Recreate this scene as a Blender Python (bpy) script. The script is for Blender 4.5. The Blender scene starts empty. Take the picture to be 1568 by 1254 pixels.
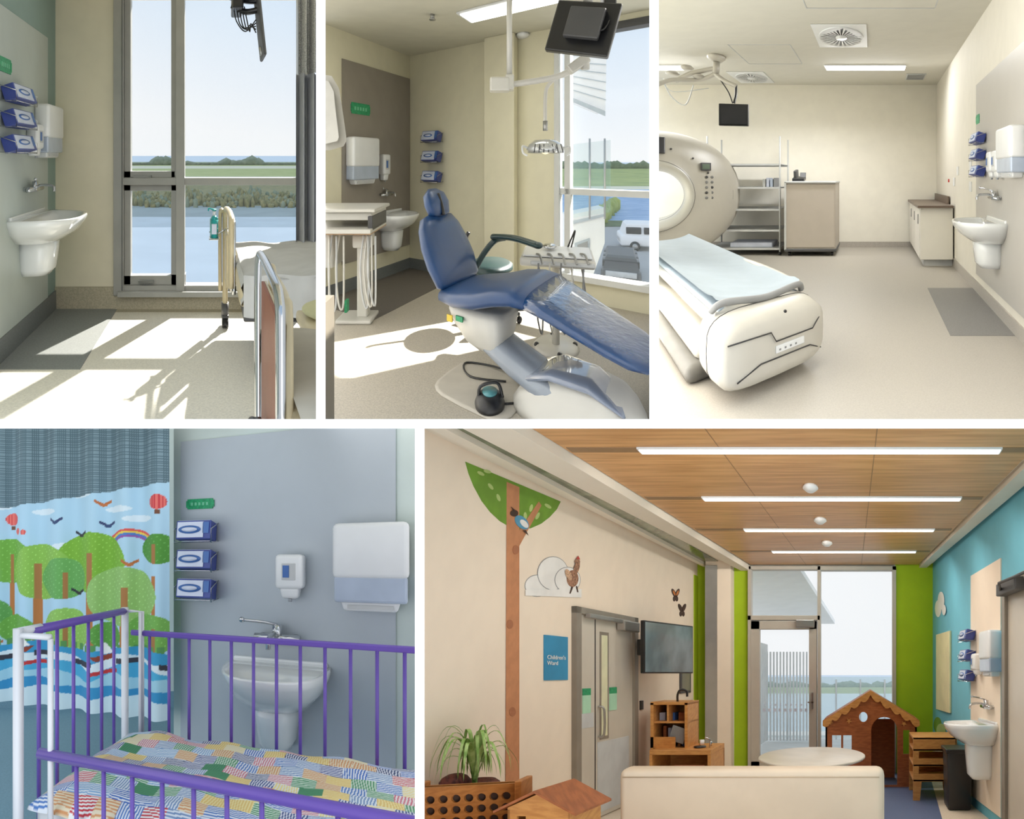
import bpy,bmesh,math,random
from mathutils import Vector as V, Matrix, noise
random.seed(4)
# ------------------------------------------------------------------ basics
# Five separate rooms, three in the upper row and two below, separated by
# added white border wedges.  Every room is laid out in its own metres on its own floor plan.
FD=940.8; CAM=V((0,0,1.6)); pi=math.pi
sc=bpy.context.scene
sc.view_settings.view_transform='Standard'; sc.view_settings.exposure=.25
def l1(c):
    c/=255.0
    return c/12.92 if c<=.04045 else ((c+.055)/1.055)**2.4
def lin(c): return (l1(c[0]),l1(c[1]),l1(c[2]),1)
MATS={}
def mat(name,rgb,r=.5,m=0,var=.05,scl=5,bump=0,emit=0,rgb2=None,stretch=None,bscale=None,coat=0):
    if name in MATS: return MATS[name]
    mt=bpy.data.materials.new(name); mt.use_nodes=True
    nt=mt.node_tree; b=nt.nodes['Principled BSDF']
    b.inputs['Roughness'].default_value=r; b.inputs['Metallic'].default_value=m
    if coat: b.inputs['Coat Weight'].default_value=coat
    tc=nt.nodes.new('ShaderNodeTexCoord'); mp=nt.nodes.new('ShaderNodeMapping')
    nt.links.new(tc.outputs['Object'],mp.inputs[0])
    if stretch: mp.inputs['Scale'].default_value=stretch
    n=nt.nodes.new('ShaderNodeTexNoise'); n.inputs['Scale'].default_value=scl; n.inputs['Detail'].default_value=3
    nt.links.new(mp.outputs[0],n.inputs['Vector'])
    cr=nt.nodes.new('ShaderNodeValToRGB'); e=cr.color_ramp.elements
    a=lin(rgb)
    if rgb2: e[0].color=lin(rgb2); e[1].color=a
    else:
        e[0].color=tuple(max(0,x*(1-var)) for x in a[:3])+(1,); e[1].color=tuple(min(1,x*(1+var)) for x in a[:3])+(1,)
    e[0].position=.38; e[1].position=.62
    nt.links.new(n.outputs['Fac'],cr.inputs[0]); nt.links.new(cr.outputs[0],b.inputs['Base Color'])
    if emit:
        nt.links.new(cr.outputs[0],b.inputs['Emission Color']); b.inputs['Emission Strength'].default_value=emit
    if bump:
        bp=nt.nodes.new('ShaderNodeBump'); bp.inputs['Strength'].default_value=bump; bp.inputs['Distance'].default_value=.02
        n2=nt.nodes.new('ShaderNodeTexNoise'); n2.inputs['Scale'].default_value=bscale or 12
        nt.links.new(tc.outputs['Object'],n2.inputs['Vector'])
        nt.links.new(n2.outputs['Fac'],bp.inputs['Height']); nt.links.new(bp.outputs[0],b.inputs['Normal'])
    MATS[name]=mt; return mt
def clear(name,rgb,amt=.9,rough=.03):
    if name in MATS: return MATS[name]
    mt=bpy.data.materials.new(name); mt.use_nodes=True; nt=mt.node_tree; nt.nodes.clear()
    o=nt.nodes.new('ShaderNodeOutputMaterial'); mx=nt.nodes.new('ShaderNodeMixShader')
    t=nt.nodes.new('ShaderNodeBsdfTransparent'); g=nt.nodes.new('ShaderNodeBsdfPrincipled')
    t.inputs[0].default_value=(1,1,1,1); g.inputs['Base Color'].default_value=lin(rgb); g.inputs['Roughness'].default_value=rough
    mx.inputs[0].default_value=1-amt
    nt.links.new(t.outputs[0],mx.inputs[1]); nt.links.new(g.outputs[0],mx.inputs[2]); nt.links.new(mx.outputs[0],o.inputs[0])
    MATS[name]=mt; return mt
def vcol(name,r=.8):
    if name in MATS: return MATS[name]
    mt=bpy.data.materials.new(name); mt.use_nodes=True; nt=mt.node_tree; b=nt.nodes['Principled BSDF']
    a=nt.nodes.new('ShaderNodeAttribute'); a.attribute_name='Col'; nt.links.new(a.outputs['Color'],b.inputs['Base Color'])
    b.inputs['Roughness'].default_value=r; MATS[name]=mt; return mt

class Room:
    def __init__(s,name,vp,f,H,clips):
        s.n=name;s.vp=vp;s.f=f;s.H=H;k=FD/f;s.k=k
        s.dx=(vp[0]-784)/FD;s.dz=(627-vp[1])/FD
        s.T=Matrix(((1,s.dx*k,0,CAM.x),(0,k,0,CAM.y),(0,s.dz*k,1,CAM.z-H),(0,0,0,1)))
        s.pl=[]
        for t,p in clips:
            if t in'LR':
                c=(p-vp[0])/f; n=V((-1,c,0)) if t=='L' else V((1,-c,0))
            else:
                c=(vp[1]-p)/f; n=V((0,-c,1)) if t=='T' else V((0,c,-1))
            s.pl.append(n)
        s.col=bpy.data.collections.new(name); sc.collection.children.link(s.col)
    def at(s,px,py,Y): return V(((px-s.vp[0])/s.f*Y,Y,s.H-(py-s.vp[1])/s.f*Y))
    def fl(s,px,py,z=0):
        Y=s.f*(s.H-z)/(py-s.vp[1]); return V(((px-s.vp[0])/s.f*Y,Y,z))
def FR(p,a=0): return Matrix.Translation(V(p))@Matrix.Rotation(math.radians(a),4,'Z')
class Wf:
    def __init__(s,R,o,a): s.R=R;s.o=o;s.a=math.radians(a);s.c=math.cos(s.a);s.s=math.sin(s.a)
    def hit(s,px,py=0):
        q=(px-s.R.vp[0])/s.R.f
        t=(q*s.o[1]-s.o[0])/(s.c-q*s.s); Y=s.o[1]+s.s*t
        return t,s.R.H-(py-s.R.vp[1])/s.R.f*Y
    def m(s,t=0,z=0): return Matrix.Translation(V((s.o[0]+s.c*t,s.o[1]+s.s*t,z)))@Matrix.Rotation(s.a,4,'Z')
def crom(pts,n=6):
    P=[V(p) for p in pts]
    if len(P)<3: return P
    out=[]
    for i in range(len(P)-1):
        a=P[max(i-1,0)];b=P[i];c=P[i+1];d=P[min(i+2,len(P)-1)]
        for j in range(n):
            t=j/n
            out.append(.5*((2*b)+(c-a)*t+(2*a-5*b+4*c-d)*t*t+(3*b-a-3*c+d)*t**3))
    out.append(P[-1]); return out
class O:
    def __init__(s,name,R,F=None):
        s.name=name;s.R=R;s.F=F or Matrix.Identity(4);s.bm=bmesh.new();s.mats=[]
    def mi(s,m):
        if m not in s.mats: s.mats.append(m)
        return s.mats.index(m)
    def add(s,t,m,smooth=False,M=None):
        i=s.mi(m)
        bmesh.ops.recalc_face_normals(t,faces=t.faces[:])
        for f in t.faces: f.material_index=i; f.smooth=smooth
        t.transform(s.F@M if M is not None else s.F)
        me=bpy.data.meshes.new('t'); t.to_mesh(me); t.free(); s.bm.from_mesh(me); bpy.data.meshes.remove(me)
        return s
    def box(s,x0,x1,y0,y1,z0,z1,m,bev=0,seg=2,M=None,taper=None):
        t=bmesh.new(); bmesh.ops.create_cube(t,size=1)
        for v in t.verts:
            k=1
            if taper and v.co.z<0: k=taper
            v.co=V(((x0+x1)/2+v.co.x*k*(x1-x0),(y0+y1)/2+v.co.y*k*(y1-y0),(z0+z1)/2+v.co.z*(z1-z0)))
        if bev: bmesh.ops.bevel(t,geom=t.edges[:],offset=min(bev,.49*min(abs(x1-x0),abs(y1-y0),abs(z1-z0))),segments=seg,affect='EDGES',profile=.5)
        return s.add(t,m,bev>.012,M)
    def rbox(s,c,sz,m,bev=0,rx=0,ry=0,rz=0,seg=2):
        M=Matrix.Translation(V(c))@Matrix.Rotation(math.radians(rz),4,'Z')@Matrix.Rotation(math.radians(ry),4,'Y')@Matrix.Rotation(math.radians(rx),4,'X')
        a,b,d=sz[0]/2,sz[1]/2,sz[2]/2
        return s.box(-a,a,-b,b,-d,d,m,bev,seg,M)
    def cyl(s,p0,p1,r0,m,r1=None,n=20,smooth=True):
        p0=V(p0);p1=V(p1);d=p1-p0
        t=bmesh.new(); bmesh.ops.create_cone(t,cap_ends=True,segments=n,radius1=r0,radius2=r0 if r1 is None else r1,depth=d.length)
        M=Matrix.Translation((p0+p1)/2)@d.to_track_quat('Z','Y').to_matrix().to_4x4()
        return s.add(t,m,smooth,M)
    def sph(s,c,r,m,n=16):
        if not hasattr(r,'__len__'): r=(r,r,r)
        t=bmesh.new(); bmesh.ops.create_uvsphere(t,u_segments=n,v_segments=max(6,n//2),radius=1)
        return s.add(t,m,True,Matrix.Translation(V(c))@Matrix.Diagonal((r[0],r[1],r[2],1)))
    def tube(s,pts,r,m,n=8,smooth=True,closed=False,flat=1):
        P=crom(pts) if smooth else [V(p) for p in pts]
        rings=[];up=None;N=len(P)
        for i,p in enumerate(P):
            if closed: tg=P[(i+1)%N]-P[i-1]
            else: tg=P[min(i+1,N-1)]-P[max(i-1,0)]
            if tg.length<1e-7: tg=V((0,0,1))
            tg.normalize()
            if up is None:
                up=V((0,0,1)) if abs(tg.z)<.9 else V((1,0,0))
            a=tg.cross(up)
            if a.length<1e-4: a=tg.cross(V((0,1,0)))
            a.normalize(); b=a.cross(tg).normalized(); up=b
            rr=r if not hasattr(r,'__len__') else r[0]+(r[1]-r[0])*i/(N-1)
            rings.append([p+a*math.cos(q)*rr+b*math.sin(q)*rr*flat for q in [2*pi*j/n for j in range(n)]])
        return s.loft(rings,m,ring_closed=closed)
    def loft(s,rings,m,caps=True,smooth=True,ring_closed=False,M=None):
        t=bmesh.new(); vs=[[t.verts.new(V(p)) for p in r] for r in rings]; n=len(rings[0])
        L=len(vs)
        for i in range(L if ring_closed else L-1):
            a=vs[i];b=vs[(i+1)%L]
            for j in range(n):
                t.faces.new((a[j],a[(j+1)%n],b[(j+1)%n],b[j]))
        if caps and not ring_closed: t.faces.new(vs[0]); t.faces.new(vs[-1])
        return s.add(t,m,smooth,M)
    def lathe(s,prof,c,m,n=32,smooth=True,M=None):
        c=V(c)
        return s.loft([[c+V((r*math.cos(2*pi*j/n),r*math.sin(2*pi*j/n),z)) for j in range(n)] for r,z in prof],m,True,smooth,M=M)
    def poly(s,pts,m,ext=None):
        t=bmesh.new(); f=t.faces.new([t.verts.new(V(p)) for p in pts])
        if ext is not None:
            g=bmesh.ops.extrude_face_region(t,geom=[f]); bmesh.ops.translate(t,verts=[v for v in g['geom'] if isinstance(v,bmesh.types.BMVert)],vec=V(ext))
        return s.add(t,m)
    def plate(s,outer,holes,th,m,M=None,y=0):
        t=bmesh.new()
        for lp in [outer]+holes:
            vv=[t.verts.new((p[0],y,p[1])) for p in lp]
            for i in range(len(vv)): t.edges.new((vv[i],vv[(i+1)%len(vv)]))
        bmesh.ops.triangle_fill(t,use_beauty=True,use_dissolve=False,edges=t.edges[:],normal=(0,-1,0))
        g=bmesh.ops.extrude_face_region(t,geom=t.faces[:]); bmesh.ops.translate(t,verts=[v for v in g['geom'] if isinstance(v,bmesh.types.BMVert)],vec=(0,th,0))
        return s.add(t,m,False,M)
    def rw(s,w,r,d0,d1,m,bev=0):
        a,zt=w.hit(r[0],r[1]); b,_=w.hit(r[2],r[3]); _,zb=w.hit(r[0],r[3])
        return s.box(a,b,-d1,-d0,zb,zt,m,bev)
    def pw(s,w,pts,d,m,th=.003):
        q=[w.hit(*p) for p in pts]
        return s.poly([(a,-d-th,z) for a,z in q],m,(0,th,0))
    def bush(s,c,r,m,n=2,j=.25):
        t=bmesh.new(); bmesh.ops.create_icosphere(t,subdivisions=n,radius=1)
        if not hasattr(r,'__len__'): r=(r,r,r)
        for v in t.verts:
            k=1+j*noise.noise(v.co*2.3+V(c)); v.co=V((v.co.x*r[0]*k,v.co.y*r[1]*k,v.co.z*r[2]*k))
        return s.add(t,m,True,Matrix.Translation(V(c)))
    def grid(s,fn,nu,nv,m,col=None,smooth=True):
        i=s.mi(m); bm=s.bm; L=bm.verts.layers.float_color.new('Col') if col else None
        vs=[]
        for a in range(nu+1):
            row=[]
            for b in range(nv+1):
                v=bm.verts.new(s.F@V(fn(a/nu,b/nv)))
                if col: c=lin(col(a/nu,b/nv)); v[L]=c
                row.append(v)
            vs.append(row)
        for a in range(nu):
            for b in range(nv):
                f=bm.faces.new((vs[a][b],vs[a+1][b],vs[a+1][b+1],vs[a][b+1])); f.material_index=i; f.smooth=smooth
        return s
    def done(s,extra=()):
        bm=s.bm;R=s.R
        if R:
            for n in R.pl:
                bmesh.ops.bisect_plane(bm,geom=bm.verts[:]+bm.edges[:]+bm.faces[:],plane_co=V((0,0,R.H)),plane_no=n,clear_outer=True)
            bm.transform(R.T)
        if not bm.verts: return None
        xs=[v.co.x for v in bm.verts];ys=[v.co.y for v in bm.verts];zs=[v.co.z for v in bm.verts]
        o=V(((min(xs)+max(xs))/2,(min(ys)+max(ys))/2,min(zs)))
        bmesh.ops.translate(bm,verts=bm.verts[:],vec=-o)
        me=bpy.data.meshes.new(s.name); bm.to_mesh(me); bm.free()
        for m in s.mats: me.materials.append(m)
        ob=bpy.data.objects.new(s.name,me); ob.location=o
        (R.col if R else sc.collection).objects.link(ob)
        for e in extra: e.col.objects.link(ob)
        return ob
def sun(R,d,st,ang,colr=(1,.96,.88),nm='sun_'):
    L=bpy.data.lights.new(nm+R.n,'SUN'); L.energy=st; L.angle=math.radians(ang); L.color=colr
    ob=bpy.data.objects.new(nm+R.n,L); sc.collection.objects.link(ob)
    w=(R.T.to_3x3()@V(d)).normalized(); ob.rotation_euler=w.to_track_quat('-Z','Y').to_euler()
    ob.location=R.T@V((0,3,6))
    ob.light_linking.receiver_collection=R.col; ob.light_linking.blocker_collection=R.col
def area(R,c,sx,sy,pw,colr=(1,1,1),name='ceiling_lamp'):
    L=bpy.data.lights.new(name,'AREA'); L.shape='RECTANGLE'; L.size=sx; L.size_y=sy*R.k; L.energy=pw; L.color=colr
    ob=bpy.data.objects.new(name,L); ob.location=R.T@V(c); sc.collection.objects.link(ob)
    ob.light_linking.receiver_collection=R.col; ob.light_linking.blocker_collection=R.col

R1=Room('room_window_ward',(324,238),480,1.4,[('R',490),('B',648)])
R2=Room('room_dental',(746,248),536,1.35,[('L',492),('R',1001),('B',648)])
R3=Room('room_ct',(1340,274),500,1.25,[('L',1002),('B',648)])
R4=Room('room_cot',(318,855),700,1.37,[('R',642),('T',650)])
R5=Room('room_playroom',(1325,1030),700,1.34,[('L',643),('T',650)])
E1=Room('view_lakeside',(324,238),480,1.4,[('R',490),('B',648)])
E2=Room('view_harbour',(746,248),536,1.35,[('L',492),('R',1001),('B',648)])

# ------------------------------------------------------------------ materials
white=mat('white_plastic',(228,230,231),.3,var=.02); cer=mat('white_ceramic',(232,235,235),.12,var=.01,coat=.5)
chrome=mat('chrome',(200,202,205),.15,1,var=.03); steel=mat('brushed_steel',(170,170,168),.35,.8,var=.05)
alu=mat('anodised_aluminium',(172,172,168),.45,.2,var=.04); black=mat('black_plastic',(28,28,30),.35,var=.2)
dgrey=mat('dark_grey',(75,75,76),.5); grey=mat('mid_grey',(135,136,136),.55); lgrey=mat('light_grey',(195,197,197),.5)
navy=mat('navy_glove_box',(62,76,146),.45,var=.1); label=mat('white_label',(205,212,230),.5); lblue=mat('label_blue',(70,110,175),.5)
frost=mat('frosted_grey',(178,190,208),.25); green=mat('green_sign',(40,150,100),.5,var=.2,scl=60); nozz=mat('nozzle_grey',(150,155,160),.4)
glass=clear('window_glass',(225,235,240),.95); teal=mat('teal_liquid',(40,165,165),.2)
wood=mat('light_wood',(208,150,84),.45,rgb2=(190,130,70),scl=4,stretch=(3,3,14)); woodd=mat('brown_wood',(168,98,56),.45,rgb2=(146,82,46),scl=4,stretch=(3,3,14))
# ------------------------------------------------------------------ shared wall items
def dring(w,d,y0,z,n=26,e=2.6):
    r=[]
    for i in range(n+1):
        q=pi*i/n; c=math.cos(q); q2=math.sin(q)
        r.append(V((math.copysign(abs(c)**(2/e),c)*w/2,-y0-d*abs(q2)**(2/e),z)))
    return r
def basin(R,F,w=.5,d=.42,shroud=.42):
    o=O('wash_basin',R,F)
    o.loft([dring(w*.35,d*.35,0,-.2),dring(w*.62,d*.6,0,-.175),dring(w*.86,d*.86,0,-.1),dring(w*.97,d*.97,0,-.035),dring(w,d,0,0),dring(w*.985,d*.985,0,.012),
            dring(w*.87,d*.74,.09,.008),dring(w*.8,d*.66,.1,-.03),dring(w*.6,d*.48,.13,-.1),dring(w*.2,d*.14,.2,-.125)],cer)
    o.box(-w*.46,w*.46,-.03,0,-.02,.035,cer,.01)
    o.loft([dring(w*.44,d*.55,0,-.15),dring(w*.40,d*.54,0,-.25),dring(w*.36,d*.5,0,-shroud+.05),dring(w*.28,d*.4,0,-shroud)],cer)
    o.cyl((0,-.2,-.12),(0,-.2,-.108),.02,chrome)
    return o.done()
def tap(R,F,s=1):
    o=O('wall_tap',R,F)
    for x in(-.075,.075): o.cyl((x*s,0,0),(x*s,-.05*s,0),.018*s,chrome); o.cyl((x*s,0,0),(x*s,-.006,0),.03*s,chrome)
    o.cyl((-.1*s,-.05*s,0),(.1*s,-.05*s,0),.02*s,chrome); o.cyl((0,-.05*s,-.02),(0,-.05*s,.06*s),.022*s,chrome)
    o.tube([(0,-.05*s,.0),(0,-.1*s,.03*s),(0,-.19*s,.02*s),(0,-.2*s,-.02*s)],.011*s,chrome)
    o.tube([(0,-.05*s,.06*s),(-.05*s,-.09*s,.075*s),(-.13*s,-.13*s,.085*s)],.007*s,chrome); o.sph((-.135*s,-.13*s,.086*s),.013*s,chrome)
    return o.done()
def gloves(R,F,w=.23,h=.085,gap=.165,tilt=-18,n=3):
    o=O('glove_box_rack',R,F)
    for i in range(n):
        z=(1-i)*gap
        M=Matrix.Translation(V((0,-.065,z)))@Matrix.Rotation(math.radians(tilt),4,'X')
        o.box(-w/2,w/2,-.045,.045,-h/2,h/2,navy,.004,M=M)
        o.box(-w/2+.008,w/2-.04,-.048,-.044,-h/2+.008,h/2-.008,label,M=M); o.box(-w/2+.008,w/2-.008,-.04,.04,h/2,h/2+.002,frost,M=M)
        o.box(w/2-.045,w/2-.01,-.048,-.044,-h/2+.03,h/2-.01,lblue,M=M)
        o.loft([[V((-.02+.065*math.cos(q),y,.022*math.sin(q))) for q in [2*pi*j/20 for j in range(20)]] for y in(-.051,-.047)],lblue,M=M)
        o.loft([[V((-.02+.045*math.cos(q),y,.012*math.sin(q))) for q in [2*pi*j/20 for j in range(20)]] for y in(-.053,-.049)],label,M=M)
        for a in(-1,1): o.tube([(a*(w/2+.006),0,z+.05),(a*(w/2+.006),-.12,z+.01),(a*(w/2+.006),-.12,z-h/2-.01),(a*(w/2+.006),0,z-h/2)],.003,chrome,6,False)
        o.tube([(-w/2,-.12,z-h/2-.004),(w/2,-.12,z-h/2-.004)],.003,chrome,6,False)
    return o.done()
def soap(R,F,w=.11,h=.22):
    o=O('soap_dispenser',R,F)
    o.box(-w/2,w/2,-.1,0,-h*.28,h/2,white,.022,3); o.box(-w*.36,w*.36,-.085,0,-h/2,-h*.25,white,.015,3,taper=.8)
    o.box(-w*.25,w*.25,-.103,-.09,-h*.08,h*.3,lgrey,.004); o.box(-w*.2,w*.02,-.106,-.095,-h*.02,h*.25,lblue); o.cyl((0,-.06,-h/2-.015),(0,-.06,-h/2),.01,nozz)
    return o.done()
def towel(R,F,w=.32,h=.38):
    o=O('paper_towel_dispenser',R,F)
    o.box(-w/2,w/2,-.13,0,-h*.13,h/2,white,.025,3); o.box(-w*.48,w*.48,-.12,0,-h*.4,-h*.1,frost,.012)
    o.box(-w*.4,w*.4,-.1,0,-h*.5,-h*.38,white,.012,taper=.88); o.box(-w*.3,w*.3,-.105,-.06,-h*.47,-h*.43,lgrey)
    return o.done()
def sticker(R,F,w=.1,h=.06,name='green_hygiene_sign'):
    o=O(name,R,F); o.box(-w/2,w/2,-.017,0,-h/2,h/2,green); 
    for x in(-.5,.5): o.box(x*w-.008,x*w+.008,-.018,0,-h/3,h/3,green)
    for i in range(5): o.box(-w*.36+i*w*.15,-w*.27+i*w*.15,-.019,-.003,-h*.15,h*.15,mat('sign_pale',(110,190,150)))
    return o.done()
def strip(o,R,py0,py1,zg,m,px0=-60,px1=1700,dz=0):
    Y0=R.f*(R.H-zg)/(py0-R.vp[1]);Y1=R.f*(R.H-zg)/(py1-R.vp[1])
    g=lambda px,Y:((px-R.vp[0])/R.f*Y,Y,zg+dz)
    o.poly([g(px0,Y1),g(px1,Y1),g(px1,Y0),g(px0,Y0)],m)

# ================================================================== ROOM 1
cream=mat('cream_paint_ward',(234,226,202),.7,var=.02); fl1=mat('cream_vinyl_ward',(222,217,203),.5,var=.09,scl=90)
mat1=mat('grey_vinyl_ward',(132,135,132),.6,var=.1,scl=90); wl1=mat('grey_green_paint',(136,158,152),.7,var=.02); sp1=mat('splash_panel_ward',(178,187,182),.4,var=.02)
sk=mat('skirting_vinyl',(180,172,150),.6,var=.12,scl=90); skg=mat('skirting_grey',(112,116,116),.6,var=.1,scl=90)
B1=Wf(R1,(0,2.87),0); L1=Wf(R1,(-1.43,2.87),90)
o=O('floor_ward',R1); o.box(-1.43,2,.7,2.87,-.05,0,fl1); o.done()
o=O('floor_mat_ward',R1); o.box(-1.43,-.86,2.05,2.86,0,.003,mat1); o.done()
o=O('ceiling_ward',R1); o.box(-1.6,2,.9,2.97,2.95,3,cream); o.done()
o=O('wall_back_ward',R1); o.box(-1.43,-.89,2.87,2.99,0,2.95,cream); o.box(-.89,1.6,2.87,2.99,0,.13,cream); o.box(-.89,1.6,2.87,2.99,2.88,2.95,cream); o.done()
o=O('wall_left_ward',R1); o.box(-1.55,-1.43,.9,2.99,0,2.95,wl1); o.box(-1.432,-1.42,1.0,2.72,.16,2.42,sp1); o.done()
o=O('baseboard_back_ward',R1); o.box(-1.43,-.89,2.855,2.87,0,.2,sk); o.box(-.89,1.6,2.85,2.87,0,.12,sk);
o.poly([(-1.43,2.87,.001),(1.6,2.87,.001),(1.6,2.80,.001),(-1.43,2.80,.001)],sk); o.done()
o=O('baseboard_left_ward',R1); o.box(-1.43,-1.415,.9,2.86,0,.17,skg); o.done()
o=O('window_1',R1,B1.m())
for r in[(175,-25,190,450),(190,-25,200,450),(262,-25,270,450),(270,-25,283,450),(456,-25,470,450)]: o.rw(B1,r,-.06,.03 if r[0]in(175,270,456) else 0,alu,.003)
for r in[(175,272,490,283),(190,283,270,292),(190,262,268,272),(190,422,268,436),(175,436,490,452),(262,420,284,440)]: o.rw(B1,r,-.06,.02 if r[0]==175 else .0,alu,.003)
o.rw(B1,(188,0,188.8,450),0,.035,dgrey); o.rw(B1,(182,443,490,451),0,.06,alu,.004)
o.rw(B1,(196,-25,460,450),-.04,-.036,glass)
o.rw(B1,(205,268,232,272),-.0,.02,steel); o.rw(B1,(212,428,235,432),0,.02,steel); o.done()
mesh=mat('curtain_mesh',(120,122,124),.8,rgb2=(205,206,205),scl=60,stretch=(3,1,3)); cur=mat('grey_curtain',(158,161,166),.85)
o=O('privacy_curtain',R1)
o.grid(lambda u,v:(.7+.42*u,2.60+.035*math.sin(u*34)+.01*math.sin(u*9),.66+1.42*v),70,6,cur)
o.grid(lambda u,v:(.72+.4*u,2.60+.03*math.sin(u*34),2.08+.8*v),70,6,mesh); o.done()
basin(R1,L1.m(-.45,.93),.5,.45,.44); tap(R1,L1.m(-.42,1.14)); gloves(R1,L1.m(-.64,1.655),.24,.11,.175)
soap(R1,L1.m(-.42,1.52),.1,.25); towel(R1,L1.m(-.23,1.60),.26,.44); sticker(R1,L1.m(-.72,2.02),.12,.1)
# beds
bedcream=mat('bed_cream',(200,186,152),.4); sheet=mat('bed_sheet',(186,186,183),.85,bump=.5,bscale=5)
o=O('hospital_bed',R1)
o.tube([(.11,2.56,.1),(.11,2.56,.5),(.11,2.56,.88),(.115,2.52,.965),(.13,2.42,.975),(.14,2.3,.96),(.14,2.25,.88),(.14,2.25,.45)],.022,bedcream,12)
o.tube([(.07,2.56,.3),(.07,2.56,.9),(.09,2.53,.95)],.016,bedcream,10)
o.tube([(.16,2.54,.3),(.16,2.54,.86),(.16,2.46,.93),(.16,2.3,.92),(.16,2.26,.85),(.16,2.26,.4)],.016,chrome,10)
o.box(.105,.135,2.3,2.52,.42,.82,bedcream,.01); o.cyl((.11,2.56,.1),(.11,2.56,.2),.03,dgrey)
o.cyl((.085,2.56,.045),(.135,2.56,.045),.045,black); o.box(.08,.14,2.53,2.59,.08,.11,dgrey,.01)
o.box(.2,1.3,1.95,2.62,.36,.42,dgrey,.01)
for x in(.3,.5,.7,.9): o.tube([(x,1.95,.42),(x+.05,1.93,.36),(x+.12,1.95,.3)],.012,black,8)
o.box(.17,1.3,1.9,2.62,.46,.62,bedcream,.04); o.grid(lambda u,v:(.19+1.1*u,1.86+.78*v,.69+.03*noise.noise(V((u*5,v*4,0)))-.02*(1-u)),30,20,sheet)
o.grid(lambda u,v:(.19+1.1*u,1.86-.015*math.sin(u*25),.44+.25*v+.0*u),50,6,sheet)
o.grid(lambda u,v:(.185-.01*math.sin(v*12),1.86+.76*u,.48+.2*v),10,6,sheet); o.done()
o=O('hand_sanitiser_bottle',R1); bx,by=.02,2.46
o.cyl((bx,by,.76),(bx,by,.9),.034,teal); o.cyl((bx,by,.9),(bx,by,.93),.034,teal,.015); o.cyl((bx,by,.93),(bx,by,.97),.012,white); o.cyl((bx,by,.97),(bx,by,.98),.02,teal)
o.box(bx-.02,bx+.02,by-.037,by-.03,.79,.87,label,.002)
o.tube([(bx,by,.975),(bx-.04,by,.985),(bx-.045,by,.965)],.006,teal,6); o.tube([(bx-.036,by,.8),(bx+.04,by-.03,.8),(bx+.09,by+.02,.82)],.006,chrome,6); o.box(bx-.04,bx+.04,by-.04,by+.04,.745,.76,chrome,.004); o.done()
o=O('hospital_bed',R1); rb=mat('red_brown_laminate',(140,76,46),.45)
o.box(.222,.236,1.04,1.4,.18,.84,rb,.003); o.box(.236,.245,1.04,1.4,.18,.84,bedcream)
o.tube([(.21,1.42,.1),(.21,1.42,.8),(.215,1.42,.93),(.22,1.38,.96),(.22,1.1,.96),(.22,1.02,.93),(.22,1.0,.8),(.22,1.0,.1)],.017,chrome,12)
o.tube([(.26,1.36,.15),(.26,1.36,.86),(.26,1.3,.9),(.26,1.1,.9),(.26,1.05,.82),(.26,1.05,.15)],.014,bedcream,10)
o.cyl((.17,1.25,.3),(.2,1.25,.3),.045,black); o.sph((.165,1.25,.3),(.03,.05,.045),black)
o.box(.26,1.2,.95,1.42,.44,.56,bedcream,.03); o.grid(lambda u,v:(.27+.9*u,.92+.52*v,.6+.015*noise.noise(V((u*4,v*3,5)))),20,16,mat('beige_sheet',(188,182,167),.85))
o.grid(lambda u,v:(.27+.9*u,1.44,.45+.15*v),20,2,MATS['beige_sheet']); o.box(.3,1.2,1.0,1.4,.25,.4,dgrey,.02); o.done()
o=O('pillow',R1); o.sph((.66,1.7,.56),(.17,.1,.045),mat('yellow_pillow',(196,192,150),.9),20); o.box(.48,.85,1.6,1.8,.45,.52,bedcream,.02); o.done()
o=O('ceiling_pendant',R1); a=R1.at
o.rbox(a(397,30,2.0),(.02,.16,.5),dgrey,.01,ry=-6); o.box(.13,.2,1.95,2.1,2.32,2.9,black,.01); o.tube([a(355,8,2),a(375,18,2),a(395,15,2)],.02,black); o.tube([a(352,-4,2),a(378,2,2),a(398,2,2)],.016,black)
for i in range(5): o.tube([a(358+i*4,10,2),a(362+i*5,32+i*4,2),a(376+i*2,48-i*3,2),a(392,30+i*5,2)],.004,black,6)
o.tube([a(398,72,2),a(400,85,2)],.01,steel); o.done()
# outside view
sea=mat('sea',(205,220,234),.5); grass=mat('meadow',(176,186,122),.95,rgb2=(160,172,106),scl=.2); reed=mat('reeds',(148,142,98),.95,rgb2=(112,116,80),scl=1.6)
lake=mat('lake_water',(228,238,246),.7,var=.03,scl=.2); lakes=mat('lake_reflection',(142,158,162),.7,scl=.3); lakem=mat('lake_reflection_fade',(190,205,215),.7,scl=.3); tr=mat('far_trees',(112,128,108),.95,rgb2=(132,144,124),scl=.4); sand=mat('track',(212,210,188),.9)
Z1=-4.6
o=O('lakeside_ground',E1); strip(o,R1,248,254,Z1,grass); strip(o,R1,254,258,Z1,sand); strip(o,R1,258,270,Z1,grass); strip(o,R1,270,277,Z1,sand); strip(o,R1,277,315,Z1,reed); strip(o,R1,315,332,Z1,lakes); strip(o,R1,332,348,Z1,lakem); strip(o,R1,348,475,Z1,lake); o.done()  # darker bands beside the reeds paint the bank's fading reflection on the water
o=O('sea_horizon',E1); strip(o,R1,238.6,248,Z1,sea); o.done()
o=O('tree_line',E1)
for i in range(120):
    px=150+i*3+random.uniform(-3,3); g=math.sin(px*.055)+.6*math.sin(px*.13+1); h=1.6+max(0,g)*3.2*random.uniform(.7,1.1)
    p=R1.fl(px,252.5,Z1); o.bush((p.x,p.y,Z1+h*.4),(4,4,h*.7),tr,1)
o.done()
o=O('reed_bank',E1)
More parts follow.
